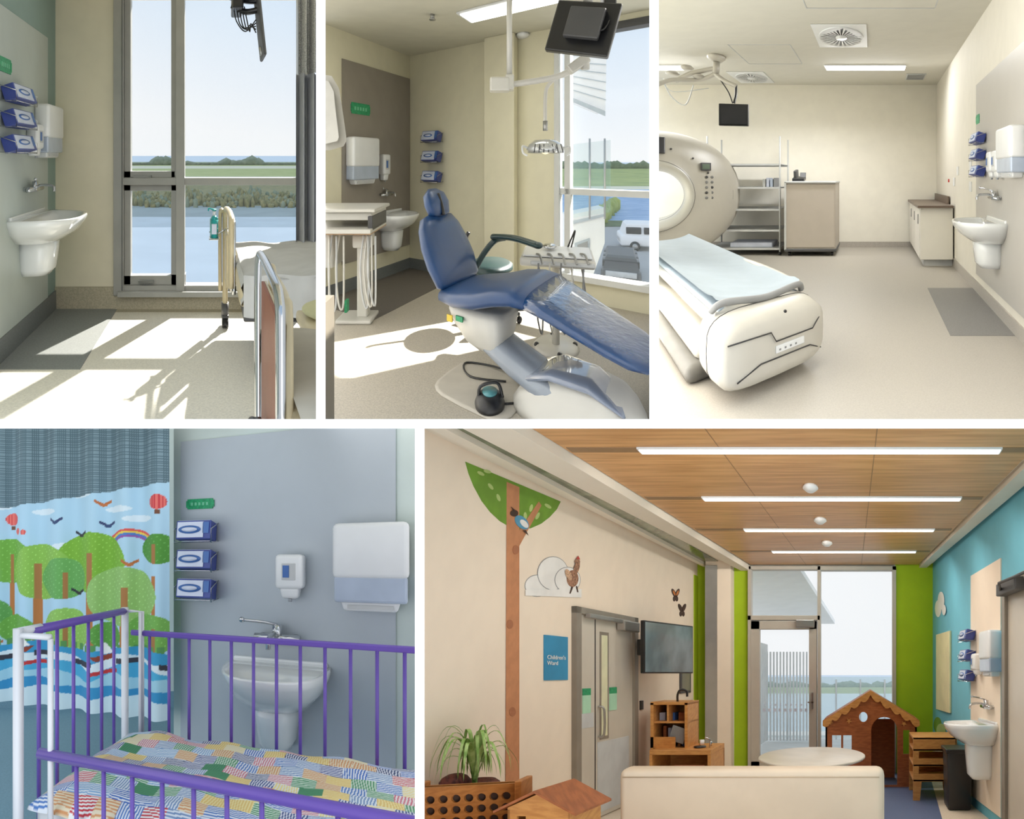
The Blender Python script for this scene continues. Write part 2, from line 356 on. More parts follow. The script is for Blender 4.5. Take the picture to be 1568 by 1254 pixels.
for i in range(600):
    px=random.uniform(150,500); p=R1.fl(px,random.uniform(298,318),Z1); h=random.uniform(.3,.9)*(1.4 if math.sin(px*.07)>.3 else .8); o.bush((p.x,p.y,Z1+h*.4),(.3,.3,h),reed if random.random()<.75 else tr,1,.6)
o.done()
sun(R1,(-.59,-.81,-1.2),13,.6); sun(R1,(-.35,.88,-.15),2.8,110,(1,.99,.98),'soft_fill_')  # second sun is an added fill from the viewing side

# ================================================================== ROOM 2
crm2=mat('cream_paint_dental',(222,217,191),.7,var=.02); ceil2=mat('ceiling_paint_dental',(208,205,188),.8,var=.02); sp2=mat('taupe_panel',(146,139,129),.5,var=.03)
fl2=mat('vinyl_dental',(180,173,159),.5,var=.14,scl=110); flg2=mat('grey_vinyl_dental',(104,98,92),.5,var=.1,scl=90)
A2=(-.99,4.47); LW2=Wf(R2,A2,60.46); BW2=Wf(R2,A2,-29.54)
o=O('floor_dental',R2,BW2.m()); o.box(-1.2,4.2,-4.4,.0,-.05,0,fl2); o.done()
o=O('floor_mat_dental',R2,BW2.m()); o.box(0,.75,-1.3,-.0,0,.003,flg2); o.done()
o=O('ceiling_dental',R2,BW2.m()); o.box(-.1,4,-4.2,.1,2.7,2.75,ceil2); o.done()
o=O('wall_left_dental',R2,LW2.m()); o.box(-2.6,.1,0,.1,0,2.7,crm2)
a,_=LW2.hit(523,0); o.box(a,-.01,-.012,0,.3,2.41,sp2); o.done()
ws,_=BW2.hit(850,0); c0,_=BW2.hit(748,0); c1,_=BW2.hit(793,0)
o=O('wall_back_dental',R2,BW2.m()); o.box(-.05,ws,0,.12,0,2.7,crm2); o.box(c0,c1,-.1,0,0,2.7,crm2,.004); o.box(ws,3.6,0,.12,0,.22,crm2); o.box(ws,3.6,0,.12,2.62,2.7,crm2); o.done()
o=O('baseboard_dental',R2,BW2.m()); o.box(0,ws,-.012,0,0,.13,skg); o.box(0,.012,-2.5,0,0,.13,skg); o.done()
wfr=mat('window_frame_white',(205,207,205),.4,var=.02)
o=O('window_2',R2,BW2.m()); we=3.6
for x0,x1,d in[(ws,ws+.05,.04),(ws+.1,ws+.16,.02),(3.1,3.16,.03)]: o.box(x0,x1,-d,.08,.22,2.62,wfr,.004)
o.box(ws,we,-.02,.08,1.03,1.09,wfr,.004); o.box(ws,we,-.05,.08,.2,.26,wfr,.004); o.box(ws,we,-.02,.08,2.57,2.64,dgrey,.004); o.box(ws,we,.05,.054,.25,2.6,glass); o.done()
def onL(px,py): s,z=LW2.hit(px,py); return LW2.m(s,z)
def onB(px,py): s,z=BW2.hit(px,py); return BW2.m(s,z)
basin(R2,onL(592,326),.5,.42,.42); tap(R2,onL(588,297),.9); soap(R2,onL(584,256),.11,.3); towel(R2,onL(550,246),.36,.5); sticker(R2,onL(551,167),.24,.12)
gloves(R2,onB(666,240),.24,.12,.24)
o=O('wall_vent',R2,BW2.m()); s0,zt=BW2.hit(656,368); s1,zb=BW2.hit(670,405); o.box(s0,s1,-.02,0,zb,zt,lgrey,.003)
for i in range(9): zz=zb+.02+(zt-zb-.04)*i/8; o.box(s0+.01,s1-.01,-.026,-.018,zz-.004,zz+.004,dgrey)
o.done()
L=mat('light_diffuser',(255,255,250),.4,emit=3,var=0)
o=O('ceiling_light',R2,BW2.m()); o.box(1.27,2.18,-.8,-.56,2.68,2.70,white,.004); o.box(1.3,2.15,-.78,-.58,2.672,2.682,L); o.done()
o=O('smoke_detector',R2); p=R2.at(801,52,536*1.35/196); o.lathe([(.07,2.7),(.075,2.68),(.05,2.655),(.0001,2.65)],(p.x,p.y,0),white); o.done()
o=O('sprinkler',R2); p=V((-.5,3.2,0)); o.cyl((p.x,p.y,2.66),(p.x,p.y,2.7),.02,steel); o.cyl((p.x,p.y,2.65),(p.x,p.y,2.655),.03,steel); o.done()
# dental chair
blue=mat('blue_upholstery',(24,62,108),.36,var=.03,coat=.12); plas=mat('plastic_cover_blue',(28,66,112),.14,var=.05,scl=8,bump=.4,bscale=18,coat=.6); dgreen=mat('dark_green_pad',(22,52,54),.35)
CH=FR((-.12,2.2,0),-34.8)
def pad(o,secs,m,n=20,e=3.2):
    rings=[]
    for (cx,cz,tx,tz,hw,th) in secs:   # centre, thickness direction (tx,tz), half width, half thickness
        r=[]
        for j in range(n):
            q=2*pi*j/n;c=math.cos(q);s_=math.sin(q)
            a=math.copysign(abs(c)**(2/e),c)*hw;b=math.copysign(abs(s_)**(2/e),s_)*th
            r.append(V((cx+tx*b,a,cz+tz*b)))
        rings.append(r)
    o.loft(rings,m)
o=O('dental_chair',R2,CH)
o_s=[(-.1,.545,0,1,.05,.01),(-.08,.545,0,1,.19,.045),(.05,.56,-.05,1,.235,.06),(.2,.59,-.1,1,.25,.062),(.33,.635,-.08,1,.25,.062),(.43,.655,.05,1,.24,.06),(.52,.65,.2,1,.23,.055)]
pad(o,o_s,blue)
o_p=[(.515,.65,.2,1,.23,.055),(.62,.615,.3,.95,.215,.05),(.75,.565,.3,.95,.2,.045),(.9,.51,.3,.95,.185,.042),(1.0,.475,.3,.95,.165,.04),(1.07,.452,.3,.95,.12,.03),(1.09,.445,.3,.95,.04,.012)]
pad(o,o_p,plas)
tb=(.87,.5)
pad(o,[(-.06,.57,*tb,.14,.02),(-.075,.6,*tb,.19,.045),(-.13,.71,*tb,.21,.055),(-.19,.82,*tb,.205,.055),(-.24,.92,*tb,.18,.05),(-.27,.98,*tb,.14,.04),(-.285,1.0,*tb,.06,.015)],blue)
pad(o,[(-.065,.58,*tb,.1,.01),(-.14,.7,*tb,.18,.02),(-.26,.93,*tb,.15,.02),(-.29,.98,*tb,.08,.01)],white)
pad(o,[(-.235,.985,*tb,.04,.01),(-.24,1.0,*tb,.085,.035),(-.265,1.07,*tb,.1,.045),(-.295,1.13,*tb,.085,.04),(-.31,1.165,*tb,.04,.012)],blue)
o.tube([(-.205,0,1.0),(-.225,0,1.07),(-.255,0,1.14)],.012,black,8)
pad(o,[(-.275,.98,*tb,.03,.01),(-.32,1.08,*tb,.05,.02),(-.345,1.14,*tb,.03,.01)],black)
o.tube([(-.27,0,.9),(-.3,0,1.0),(-.32,0,1.08)],.014,chrome)
o.tube([(-.1,.22,.62),(-.06,.27,.72),(.0,.31,.8),(.08,.31,.83)],.022,dgreen); o.tube([(-.02,.31,.825),(.15,.31,.835),(.33,.31,.81)],.034,dgreen,12,flat=.6); o.sph((.33,.31,.81),(.034,.034,.022),dgreen)
# frame, motor housing, lift arm, base
wh2=mat('chair_white',(208,206,198),.3,var=.02)
def blk(secs,m,n=20,e=4):
    rings=[]
    for(cx,cy,z,hx,hy) in secs:
        rings.append([V((cx+math.copysign(abs(math.cos(q))**(2/e),math.cos(q))*hx,cy+math.copysign(abs(math.sin(q))**(2/e),math.sin(q))*hy,z)) for q in [2*pi*j/n for j in range(n)]])
    o.loft(rings,m)
blk([(.12,0,.5,.19,.14),(.12,0,.46,.2,.15),(.13,0,.38,.18,.13),(.16,0,.28,.13,.1),(.18,0,.24,.08,.07)],wh2)
pad(o,[(.1,.36,.6,.8,.09,.05),(.2,.3,.6,.8,.095,.07),(.38,.22,.6,.8,.1,.08),(.55,.16,.6,.8,.1,.08),(.68,.12,.6,.8,.09,.06)],mat('chair_grey_cover',(150,158,168),.25))
blk([(.69,.05,.0,.34,.18),(.69,.05,.05,.34,.18),(.7,.05,.1,.32,.165),(.72,.05,.16,.27,.15),(.74,.04,.22,.2,.13),(.75,.03,.25,.14,.1),(.75,.03,.26,.08,.06)],wh2)
pad(o,[(.46,.2,.1,1,.1,.03),(.6,.262,.1,1,.12,.03),(.8,.265,-.2,1,.11,.03),(.95,.19,-.5,.9,.08,.02)],mat('chair_clear_cover',(132,142,160),.12,coat=1))
blk([(.14,-.04,.0,.27,.2),(.14,-.04,.01,.27,.2),(.14,-.04,.014,.25,.18)],mat('base_plate',(190,184,172),.4))
o.tube([(.25,.1,.45),(.5,.12,.5),(.75,.1,.46),(.95,.1,.4)],.014,steel)
o.box(-.04,0,-.156,-.148,.4,.44,mat('yellow_label',(225,195,60))); o.box(.03,.08,-.158,-.148,.42,.45,MATS['green_sign'])
o.box(-.08,-.06,-.13,.13,.5,.53,steel,.004)
o.done()
o=O('foot_control',R2); p=R2.fl(750,625)
o.lathe([(.08,0.014),(.083,.035),(.072,.065),(.05,.085),(.0001,.09)],p,black); o.tube([(p.x-.06,p.y,.06),(p.x-.05,p.y,.12),(p.x+.04,p.y,.14),(p.x+.07,p.y,.06)],.009,black,8)
o.lathe([(.04,.085),(.042,.096),(.0001,.1)],p,mat('teal_pad',(90,150,155),.3)); o.done()
o=O('floor_cable',R2); o.tube([(p.x+.06,p.y,.022),(p.x+.2,p.y+.05,.022),(p.x+.12,p.y+.3,.022),(p.x-.15,p.y+.4,.022),(p.x-.12,p.y+.25,.022),(p.x+.1,p.y+.2,.022)],.006,black,6); o.done()
o=O('operator_stool',R2); q=V((.03,2.85,0))
o.lathe([(.16,.47),(.18,.49),(.18,.52),(.15,.54),(.0001,.545)],q,dgreen); o.cyl((q.x,q.y,.1),(q.x,q.y,.47),.025,chrome)
for i in range(5):
    an=2*pi*i/5+.3; e=q+V((.25*math.cos(an),.25*math.sin(an),0)); o.tube([(q.x,q.y,.12),(e.x,e.y,.08)],.016,black,8,False); o.sph((e.x,e.y,.032),(.025,.025,.032),black)
o.tube([(q.x-.12,q.y,.5),(q.x-.2,q.y,.7),(q.x-.18,q.y,.78)],.015,black); o.done()
# instrument delivery table
o=O('instrument_table',R2); X,Y=.5,2.5
o.rbox((X,Y,.67),(.5,.34,.06),wh2,.015,rz=-12); o.rbox((X,Y,.71),(.46,.3,.012),white,.005,rz=-12); o.rbox((X,Y-.17,.67),(.42,.03,.03),lgrey,.008,rz=-12)
for i in range(5): 
    x=X-.16+i*.075; o.tube([(x,Y-.1,.72),(x+.01,Y-.18,.73),(x+.02,Y-.22,.68)],.008,steel,6); o.tube([(x,Y-.18,.68),(x-.02,Y-.24,.4),(x+.02,Y-.2,.22),(x+.04,Y-.1,.4),(x+.02,Y-.05,.62)],.006,wh2 if i%2 else grey,6)
o.sph((X-.05,Y+.02,.745),(.05,.05,.02),chrome); o.tube([(X+.1,Y+.1,.72),(X+.14,Y+.05,.85),(X+.1,Y,.74)],.006,black,6)
o.cyl((X,Y+.05,.03),(X,Y+.05,.64),.028,wh2); o.cyl((X,Y+.05,0),(X,Y+.05,.03),.17,wh2,.14)
for i in range(4): o.sph((X+.14*math.cos(i*1.57),Y+.05+.14*math.sin(i*1.57),.02),.02,black,8)
o.done()
# operating lamp on ceiling arm
o=O('dental_operating_lamp',R2); a=R2.at
pc=a(780,120,2.5); o.cyl((pc.x,2.5,1.95),(pc.x,2.5,2.7),.02,wh2); o.lathe([(.06,2.70),(.06,2.66),(.02,2.62)],(pc.x,2.5,0),wh2)
o.rbox(a(765,130,2.5),(.14,.09,.1),wh2,.012); o.box(pc.x-.03,pc.x+.03,2.46,2.54,1.86,1.97,wh2,.01)
o.tube([a(772,131,2.5),a(850,118,2.48),a(893,98,2.42)],.022,wh2); o.rbox(a(885,98,2.42),(.16,.06,.07),wh2,.01,ry=-35); o.cyl(a(896,84,2.42),a(896,106,2.42),.03,wh2)
o.tube([a(890,100,2.42),a(862,112,2.5),a(840,130,2.58),a(835,150,2.6),a(835,200,2.6)],.014,wh2); o.cyl(a(835,150,2.6),a(835,195,2.6),.011,wh2); o.cyl(a(835,185,2.6),a(835,200,2.6),.018,steel)
c=a(835,228,2.6)
o.lathe([(.02,.07),(.08,.065),(.12,.035),(.14,0),(.13,-.03),(.1,-.0),(.05,.015),(.0001,.02)],c,mat('lamp_shell',(205,208,208),.15,.4))
o.sph((c.x,c.y,c.z),(.04,.04,.04),mat('lamp_bulb',(245,235,205),.2,emit=.5))
for sg in(-1,1): o.tube([(c.x+sg*.12,c.y,c.z),(c.x+sg*.17,c.y-.02,c.z+.02),(c.x+sg*.17,c.y-.05,c.z-.03),(c.x+sg*.14,c.y-.06,c.z-.05)],.008,white,8)
for i in range(-3,4): o.tube([(c.x+i*.03,c.y-.12,c.z+.03),(c.x+i*.034,c.y-.14,c.z-.03)],.004,dgrey,6,False)
o.done()
o=O('ceiling_monitor',R2); c=a(892,44,2.2)
o.rbox(c,(.40,.05,.34),black,.01,rz=-25,ry=14,rx=-8); o.rbox(c+V((.0,-.04,.02)),(.22,.04,.2),dgrey,.01,rz=-25,ry=14,rx=-8)
o.cyl(c+V((.05,.05,.1)),(c.x+.05,c.y+.05,2.7),.03,wh2); o.tube([c+V((0,-.05,0)),c+V((.1,-.09,-.04)),c+V((.17,-.05,.12)),c+V((.12,0,.25))],.007,black,6)
o.box(c.x+.12,c.x+.2,c.y-.05,c.y+.03,c.z+.1,c.z+.22,black,.01); o.done()
# left dental unit
o=O('dental_unit_desk',R2)
o.box(-1.75,-.93,2.9,3.35,.93,.96,wh2,.01); o.box(-1.7,-.96,2.93,3.33,.86,.93,wh2,.01); o.box(-1.7,-.95,2.86,3.3,.755,.765,mat('desk_edge',(190,160,130),.5),.003); o.box(-1.7,-.95,2.85,3.3,.765,.8,wh2,.004)
o.box(-.99,-.95,2.9,3.3,.78,.9,dgrey,.004)
p=R2.at(556,425,3.0); o.box(p.x-.045,p.x+.045,2.97,3.06,.03,.75,wh2,.012); o.box(p.x-.08,p.x+.08,2.95,3.08,.62,.74,wh2,.02)
o.box(p.x-.2,p.x+.1,2.9,3.12,0,.035,wh2,.012); o.box(-1.6,-1.3,2.95,3.2,.45,.75,wh2,.02)
for i in range(6):
    x=[-1.34,-1.28,-1.22,-1.02,-.99,-.96][i]; o.tube([(x,2.9,.76),(x-.02,2.87,.5),(x+.01,2.85,.14+.03*i),(x+.05,2.85,.2),(x+.04,2.88,.74)],.008,lgrey if i%2 else wh2,6)
o.box(p.x-.12,p.x-.1,2.9,2.95,.1,.2,MATS['green_sign']); o.done()
o=O('x_ray_arm',R2); a=R2.at
xr_=mat('x_ray_shell',(180,178,170),.4)
o.loft([[a(px,py,3-dy)+V((0,0,0)) for px,py in((480,112),(508,116),(519,135),(524,165),(531,215),(526,224),(505,230),(480,230))] for dy in(0,.03)],xr_,smooth=False)
o.loft([[a(px,py,2.97-dy) for px,py in((480,120),(503,124),(511,140),(514,170),(519,210),(516,216),(500,220),(480,220))] for dy in(0,.05)],mat('x_ray_front',(202,201,195),.4),smooth=False); o.box(-1.6,-1.42,3.0,3.1,1.4,2.1,wh2,.03); o.done()
o=O('cabinet_end',R2); o.box(-.95,-.655,1.35,1.5,0,.78,mat('taupe_laminate',(104,97,85),.5)); o.done()
# outside
Z2=-4.5
sea2=mat('harbour_water',(104,148,196),.5,rgb2=(136,172,212),scl=.5); asph=mat('asphalt',(166,168,170),.9); clad=mat('white_cladding',(236,238,240),.6,var=.02)
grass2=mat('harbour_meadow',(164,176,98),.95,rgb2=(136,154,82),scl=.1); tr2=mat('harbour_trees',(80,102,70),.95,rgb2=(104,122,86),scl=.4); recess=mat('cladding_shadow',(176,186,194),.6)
o=O('harbour_ground',E2); strip(o,R2,257,285,Z2,grass2,800,1050); strip(o,R2,285,290,Z2,sand,800,1050); strip(o,R2,290,345,Z2,sea2,800,1050); strip(o,R2,345,460,Z2,asph,800,1050); strip(o,R2,338,347,Z2,tr2,900,1050,.03); o.done()
o=O('harbour_sea',E2); strip(o,R2,248.5,257,Z2,sea,800,1050); o.done()
o=O('harbour_tree_line',E2)
for i in range(34):
    px=850+i*5; p=R2.fl(px,258,Z2); h=random.uniform(2,5); o.bush((p.x,p.y,Z2+h*.5),(6,5,h),tr2,1)
for i in range(14):
    p=R2.fl(914+i*2.2,347-i*2.2,Z2); o.bush((p.x,p.y,Z2+.5),(.7,.7,1.1),grass2,1,.5)
o.done()
o=O('neighbouring_building',E2); a=R2.at
o.poly([a(866,40,6.5),a(930,30,6.5),a(927,169,6.5),a(868,145,6.5)],clad,(.0,.5,0))
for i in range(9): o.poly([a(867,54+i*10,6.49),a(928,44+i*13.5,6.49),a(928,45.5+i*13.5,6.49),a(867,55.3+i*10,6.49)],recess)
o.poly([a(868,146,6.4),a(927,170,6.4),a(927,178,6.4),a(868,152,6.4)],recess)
o.poly([a(866,330,6.8),a(926,318,6.8),a(926,372,6.8),a(905,430,6.8),a(868,430,6.8)],clad,(.0,.4,0))
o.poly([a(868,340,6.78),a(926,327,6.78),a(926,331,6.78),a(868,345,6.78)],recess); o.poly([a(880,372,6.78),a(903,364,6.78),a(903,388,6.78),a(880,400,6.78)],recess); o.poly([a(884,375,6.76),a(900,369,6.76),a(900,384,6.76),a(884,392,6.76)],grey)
o.done()
o=O('terrace_balustrade',E2)
for x in(903,926): o.cyl(a(x,212,6.2),a(x,335,6.2),.018,steel,n=8)
o.poly([a(868,222,6.25),a(935,214,6.25),a(935,325,6.25),a(868,335,6.25)],clear('balustrade_glass',(140,190,196),.72)); o.done()
def car(name,R,p,L,W,Hh,m,an):
    o=O(name,R,FR(p,an)); 
    o.box(-L/2,L/2,-W/2,W/2,.3,Hh*.58,m,.12); 
    o.loft([[V((x,y,z)) for x,y in((-L*.46+dx,-W*.47+dy),(L*.36-dx*1.6,-W*.47+dy),(L*.36-dx*1.6,W*.47-dy),(-L*.46+dx,W*.47-dy))] for z,dx,dy in((Hh*.55,0,0),(Hh*.94,.2,.12),(Hh,.35,.2))],m,smooth=False)
    for i in range(3): o.box(-L*.42+i*L*.25,-L*.42+(i+.85)*L*.25,-W*.482,W*.482,Hh*.62,Hh*.86,black,.04)
    for x in(-L*.3,L*.3):
        for y in(-W/2+.05,W/2-.05): o.cyl((x,y-.1,.32),(x,y+.1,.32),.32,black); o.cyl((x,y-.12,.32),(x,y+.12,.32),.17,steel)
    o.box(-L/2-.02,-L/2+.05,-W*.4,W*.4,.5,.75,lgrey,.02); return o.done()
p=R2.fl(1000,381,Z2); car('white_van',E2,p,4.4,1.8,1.8,clad,-12); p=R2.fl(950,424,Z2); car('dark_car',E2,p,3.4,1.7,1.4,dgrey,70)
sun(R2,(-.85,-.35,-.92),22,.55); sun(R2,(-.15,.95,-.1),.72,110,(.99,.99,.98),'soft_fill_')  # the wide sun is added as soft fill for the dental room

# ================================================================== ROOM 3
wl3=mat('warm_cream_paint',(241,237,225),.7,var=.015); ce3=mat('ceiling_paint_ct',(214,211,199),.8,var=.015); fl3=mat('vinyl_ct',(180,174,164),.45,var=.07,scl=120); flg3=mat('grey_vinyl_ct',(134,132,129),.5,var=.1,scl=110)
X3=1.13; RW3=Wf(R3,(X3,6.0),-90); B3=Wf(R3,(0,6.0),0)
o=O('floor_ct',R3); o.box(-5,X3,1.2,6,-.05,0,fl3); o.done()
o=O('floor_mat_ct',R3); o.box(.6,X3,2.6,3.74,0,.003,flg3); o.done()
o=O('ceiling_ct',R3); o.box(-5,X3+.1,1.2,6.1,2.98,3.05,ce3)
for x0,x1,y0,y1 in((-1.9,-1.1,4.2,4.9),(-.7,.6,2.9,3.3)): 
    o.box(x0,x1,y0,y0+.01,2.977,2.981,lgrey); o.box(x0,x1,y1,y1+.01,2.977,2.981,lgrey); o.box(x0,x0+.01,y0,y1,2.977,2.981,lgrey); o.box(x1,x1+.01,y0,y1,2.977,2.981,lgrey)
o.done()
o=O('wall_back_ct',R3); o.box(-5,X3,6,6.1,0,2.98,wl3); o.done()
o=O('wall_right_ct',R3); o.box(X3,X3+.1,1.2,6.1,0,2.98,mat('right_wall_paint_ct',(226,221,208),.7,var=.015)); o.box(X3-.012,X3,1.6,3.62,.2,2.29,mat('wall_panel_ct',(186,182,175),.45,var=.01)); o.done()
o=O('wall_left_ct',R3); o.box(-5.1,-5,3,6.1,0,2.98,wl3); o.done()
o=O('baseboard_ct',R3); sk3=mat('skirting_ct',(178,172,163),.5,var=.1,scl=90); o.box(-5,X3,5.985,6,0,.1,sk3); o.box(X3-.015,X3,1.2,6,0,.12,sk3); o.done()
basin(R3,RW3.m(3.0,.86),.5,.42,.42); tap(R3,RW3.m(3.02,1.08)); soap(R3,RW3.m(3.0,1.38),.11,.24); soap(R3,RW3.m(3.14,1.38),.11,.24); towel(R3,RW3.m(3.42,1.46),.3,.4); gloves(R3,RW3.m(2.6,1.5),.24,.1,.17); sticker(R3,RW3.m(2.45,1.9),.1,.1)
# CT scanner
ct=mat('scanner_shell',(196,192,182),.35,var=.015); cti=mat('scanner_bore',(200,198,190),.3,var=.01); seam=mat('seam_black',(35,35,35),.5)
CT=FR((-3.2,4.72,0),30)
o=O('ct_scanner_gantry',R3,CT); cz=1.0; RX=1.19
def er(rx,rz,y,n=56,e=2.15):
    r=[]
    for j in range(n):
        q=2*pi*j/n; x=math.copysign(abs(math.cos(q))**(2/e),math.cos(q))*rx; z=math.copysign(abs(math.sin(q))**(2/e),math.sin(q))*rz
        r.append(V((x,y,max(.02,cz+z))))
    return r
def cr_(rad,y,n=56): return [V((rad*math.cos(2*pi*j/n),y,cz+rad*math.sin(2*pi*j/n))) for j in range(n)]
o.loft([cr_(.38,.55),cr_(.38,.12),cr_(.4,.04),cr_(.46,-.02),cr_(.5,-.03),cr_(.52,-.02)],cti,caps=False)
o.loft([cr_(.52,-.02),cr_(.526,-.012)],seam,caps=False); o.loft([cr_(.381,.2),cr_(.377,.2),cr_(.377,.215),cr_(.381,.215)],seam,caps=False)
o.loft([cr_(.526,-.012),cr_(.54,-.005),er(.66,.64,-.03),er(RX-.15,.86,.0),er(RX-.05,.94,.06),er(RX-.01,.97,.14),er(RX,.98,.2)],ct,caps=False)
o.loft([er(RX,.98,.2),er(RX-.02,.965,.205),er(RX-.02,.965,.222),er(RX,.98,.227)],seam,caps=False)
o.loft([er(RX,.98,.227),er(RX,.98,.5),er(RX-.06,.93,.62),er(.9,.75,.68),cr_(.38,.68),cr_(.38,.55)],ct,caps=False)
o.box(.6,.74,-.055,.01,1.38,1.5,black,.006); o.box(.62,.72,-.058,-.05,1.4,1.48,mat('gantry_screen',(60,90,60),.3))
for i in range(4):
    for j in range(5): o.cyl((.68+.075*i,-.035+.012*i,1.28-.08*j),(.68+.075*i,.03,1.28-.08*j),.022,grey if (i+j)%3 else dgrey,n=10)
o.box(-.2,.14,-.06,0,1.62,1.86,black,.01); o.cyl((0,-.2,.5),(.0,.1,.5),.06,black)
o.tube([V(((RX-.13)*math.cos(q),.015,cz+.85*math.sin(q))) for q in [(-.9+.1*i) for i in range(25)]],.003,seam,6)
for q in(.5,.9,1.3): o.sph((.8*math.cos(q),-.03,cz+.72*math.sin(q)),.014,seam,8)
o.done()
# couch
ax=V((-.69,.72,0)).normalized(); PT=Matrix.Translation(V((-.68,2.06,0)))@Matrix.Rotation(math.atan2(ax.y,ax.x)-pi/2,4,'Z')
padm=mat('pale_blue_mattress',(158,170,179),.5,var=.03,bump=.15,bscale=8)
o=O('ct_patient_table',R3,PT)   # local +y runs toward the gantry
def sec(y,w,z0,z1,e=4,n=28):
    return [V((math.copysign(abs(math.cos(q))**(2/e),math.cos(q))*w/2,y,(z0+z1)/2+math.copysign(abs(math.sin(q))**(2/e),math.sin(q))*(z1-z0)/2)) for q in [2*pi*j/n for j in range(n)]]
o.loft([sec(-.17,.4,.14,.36),sec(-.16,.6,.09,.42),sec(-.12,.68,.065,.46),sec(.0,.7,.055,.48),sec(.16,.7,.06,.48),sec(.2,.66,.08,.46)],ct)
o.loft([sec(.021,.704,.053,.482),sec(.027,.704,.053,.482)],seam); 
o.box(-.3,.3,.1,2.9,.36,.43,ct,.03,3)
o.loft([sec(.12,.5,.1,.38),sec(1.0,.5,.12,.38),sec(1.3,.48,.15,.38)],ct)
o.box(-.4,.34,.22,2.0,.0,.12,mat('base_grey',(112,110,105),.5),.05,3); o.box(-.34,.3,.26,1.9,.1,.3,ct,.06,3)
def padz(u,v):
    x=(u-.5)*.56; y=.08+2.8*v; return (x,y,.475+.05*(abs(2*u-1)**3)+.02*math.exp(-((v-.02)/.03)**2)-0.0)
o.grid(padz,20,40,padm); o.box(-.27,.27,.08,2.85,.42,.47,padm,.02)
o.tube([(.29,.08,.47),(.24,.05,.52),(.0,.02,.5),(-.24,.05,.52),(-.3,.1,.47)],.022,grey)
o.tube([(.29,.1,.5),(.31,.5,.5),(.27,.8,.52),(.28,1.1,.5)],.018,ct)
for pts in([(-.3,-.165,.36),(-.06,-.178,.36),(-.03,-.18,.3),(.22,-.178,.3),(.28,-.16,.35)],[(-.25,-.165,.14),(-.12,-.175,.2),(.2,-.178,.2),(.3,-.15,.14)]): o.tube(pts,.004,seam,6,False)
o.box(-.03,.16,-.178,-.168,.225,.27,white,.004); o.sph((.05,-.135,.44),.012,black,8)
for i in range(4): o.box(-.01+i*.035,-.0+i*.035,-.181,-.176,.24,.25,grey)
o.done()
# shelving, cart
o=O('wire_shelving',R3); x0,x1,y0,y1=-2.75,-1.56,5.35,5.85
for x in(x0,x1):
    for y in(y0,y1):
        o.cyl((x,y,.05),(x,y,1.95),.014,lgrey,n=8); o.sph((x,y,.03),.03,black,8)
for z in(.12,.42,.76,1.12,1.5):
    for y in(y0,y1): o.box(x0,x1,y-.01,y+.01,z-.03,z,lgrey)
    o.box(x0,x1,y0,y1,z-.006,z,lgrey)
o.done()
o=O('supply_boxes',R3); 
for i in range(4): o.box(-1.86+i*.06,-1.815+i*.06,5.4,5.6,1.12,1.12+.13+.02*(i%2),[lgrey,label,frost,grey][i],.003)
o.box(-2.4,-1.7,5.4,5.7,.12,.2,label,.01); o.done()
taupe=mat('taupe_cart',(182,173,162),.45,var=.02)
o=O('linen_cart',R3); o.box(-1.46,-.64,5.3,5.85,.1,1.2,taupe,.012); o.box(-1.47,-.63,5.28,5.86,1.18,1.215,lgrey,.01); o.box(-1.47,-.63,5.28,5.86,.07,.12,dgrey,.01); o.box(-1.45,-.66,5.292,5.3,.14,1.16,taupe,.003); o.box(-1.47,-1.44,5.28,5.3,.1,1.2,lgrey)
for x in(-1.4,-.7):
    for y in(5.35,5.8): o.cyl((x-.02,y,.04),(x+.02,y,.04),.04,black)
o.done()
o=O('desk_phone',R3); o.rbox((-1.28,5.5,1.25),(.2,.16,.06),black,.01,rx=15); o.rbox((-1.33,5.5,1.32),(.05,.16,.16),dgrey,.01,rx=10); o.rbox((-1.22,5.52,1.31),(.1,.02,.1),dgrey,.005,rx=-15); o.done()
o=O('base_cabinet',R3); cw=mat('cabinet_white',(230,227,220),.4,var=.01)
o.box(.64,X3-.02,4.65,5.98,.1,.84,cw,.004); o.box(.7,X3-.02,4.7,5.98,0,.1,lgrey); o.box(.6,X3-.02,4.6,5.98,.84,.875,mat('brown_worktop',(104,88,76),.4),.004); o.box(X3-.04,X3-.015,4.9,5.98,.875,.99,MATS['brown_worktop'])
for i in range(3): o.box(.63,.64,4.67+i*.44,4.67+i*.44+.42,.12,.82,cw,.003); o.box(.615,.63,4.74+i*.44,4.755+i*.44,.6,.74,steel)
o.done()
o=O('wall_sockets',R3,RW3.m()); 
for s,z in((1.3,1.15),(1.5,1.3),(2.1,1.35),(2.1,1.1)): o.box(s,s+.09,-.01,0,z,z+.12,white,.003)
o.box(1.0,1.03,-.015,0,1.2,1.25,mat('red_button',(200,40,35))); o.done()
def strip_light(R,x0,x1,Y,z,pw,w=.06,colr=(1,.99,.97),y2=None):
    o=O('linear_ceiling_light',R); o.box(x0-.01,x1+.01,Y-w/2-.01,Y+w/2+.01,z-.014,z-.001,white); o.box(x0,x1,Y-w/2,Y+w/2,z-.018,z-.013,L); o.done()
    area(R,((x0+x1)/2,Y,z-.022),x1-x0,w,pw,colr)
strip_light(R3,-.76,.46,5.05,2.98,60,.2,(.99,.99,1)); strip_light(R3,-4.0,-2.9,5.05,2.98,58,.2,(.99,.99,1))
strip_light(R3,-.6,.6,1.9,2.98,9,.3); strip_light(R3,-2.6,-1.4,2.0,2.98,9,.3)  # two out-of-view strips added as fill near the front
sun(R3,(.1,.97,.12),.68,110,(.96,.98,1),'soft_fill_')  # wide sun added to fill the CT room from the front
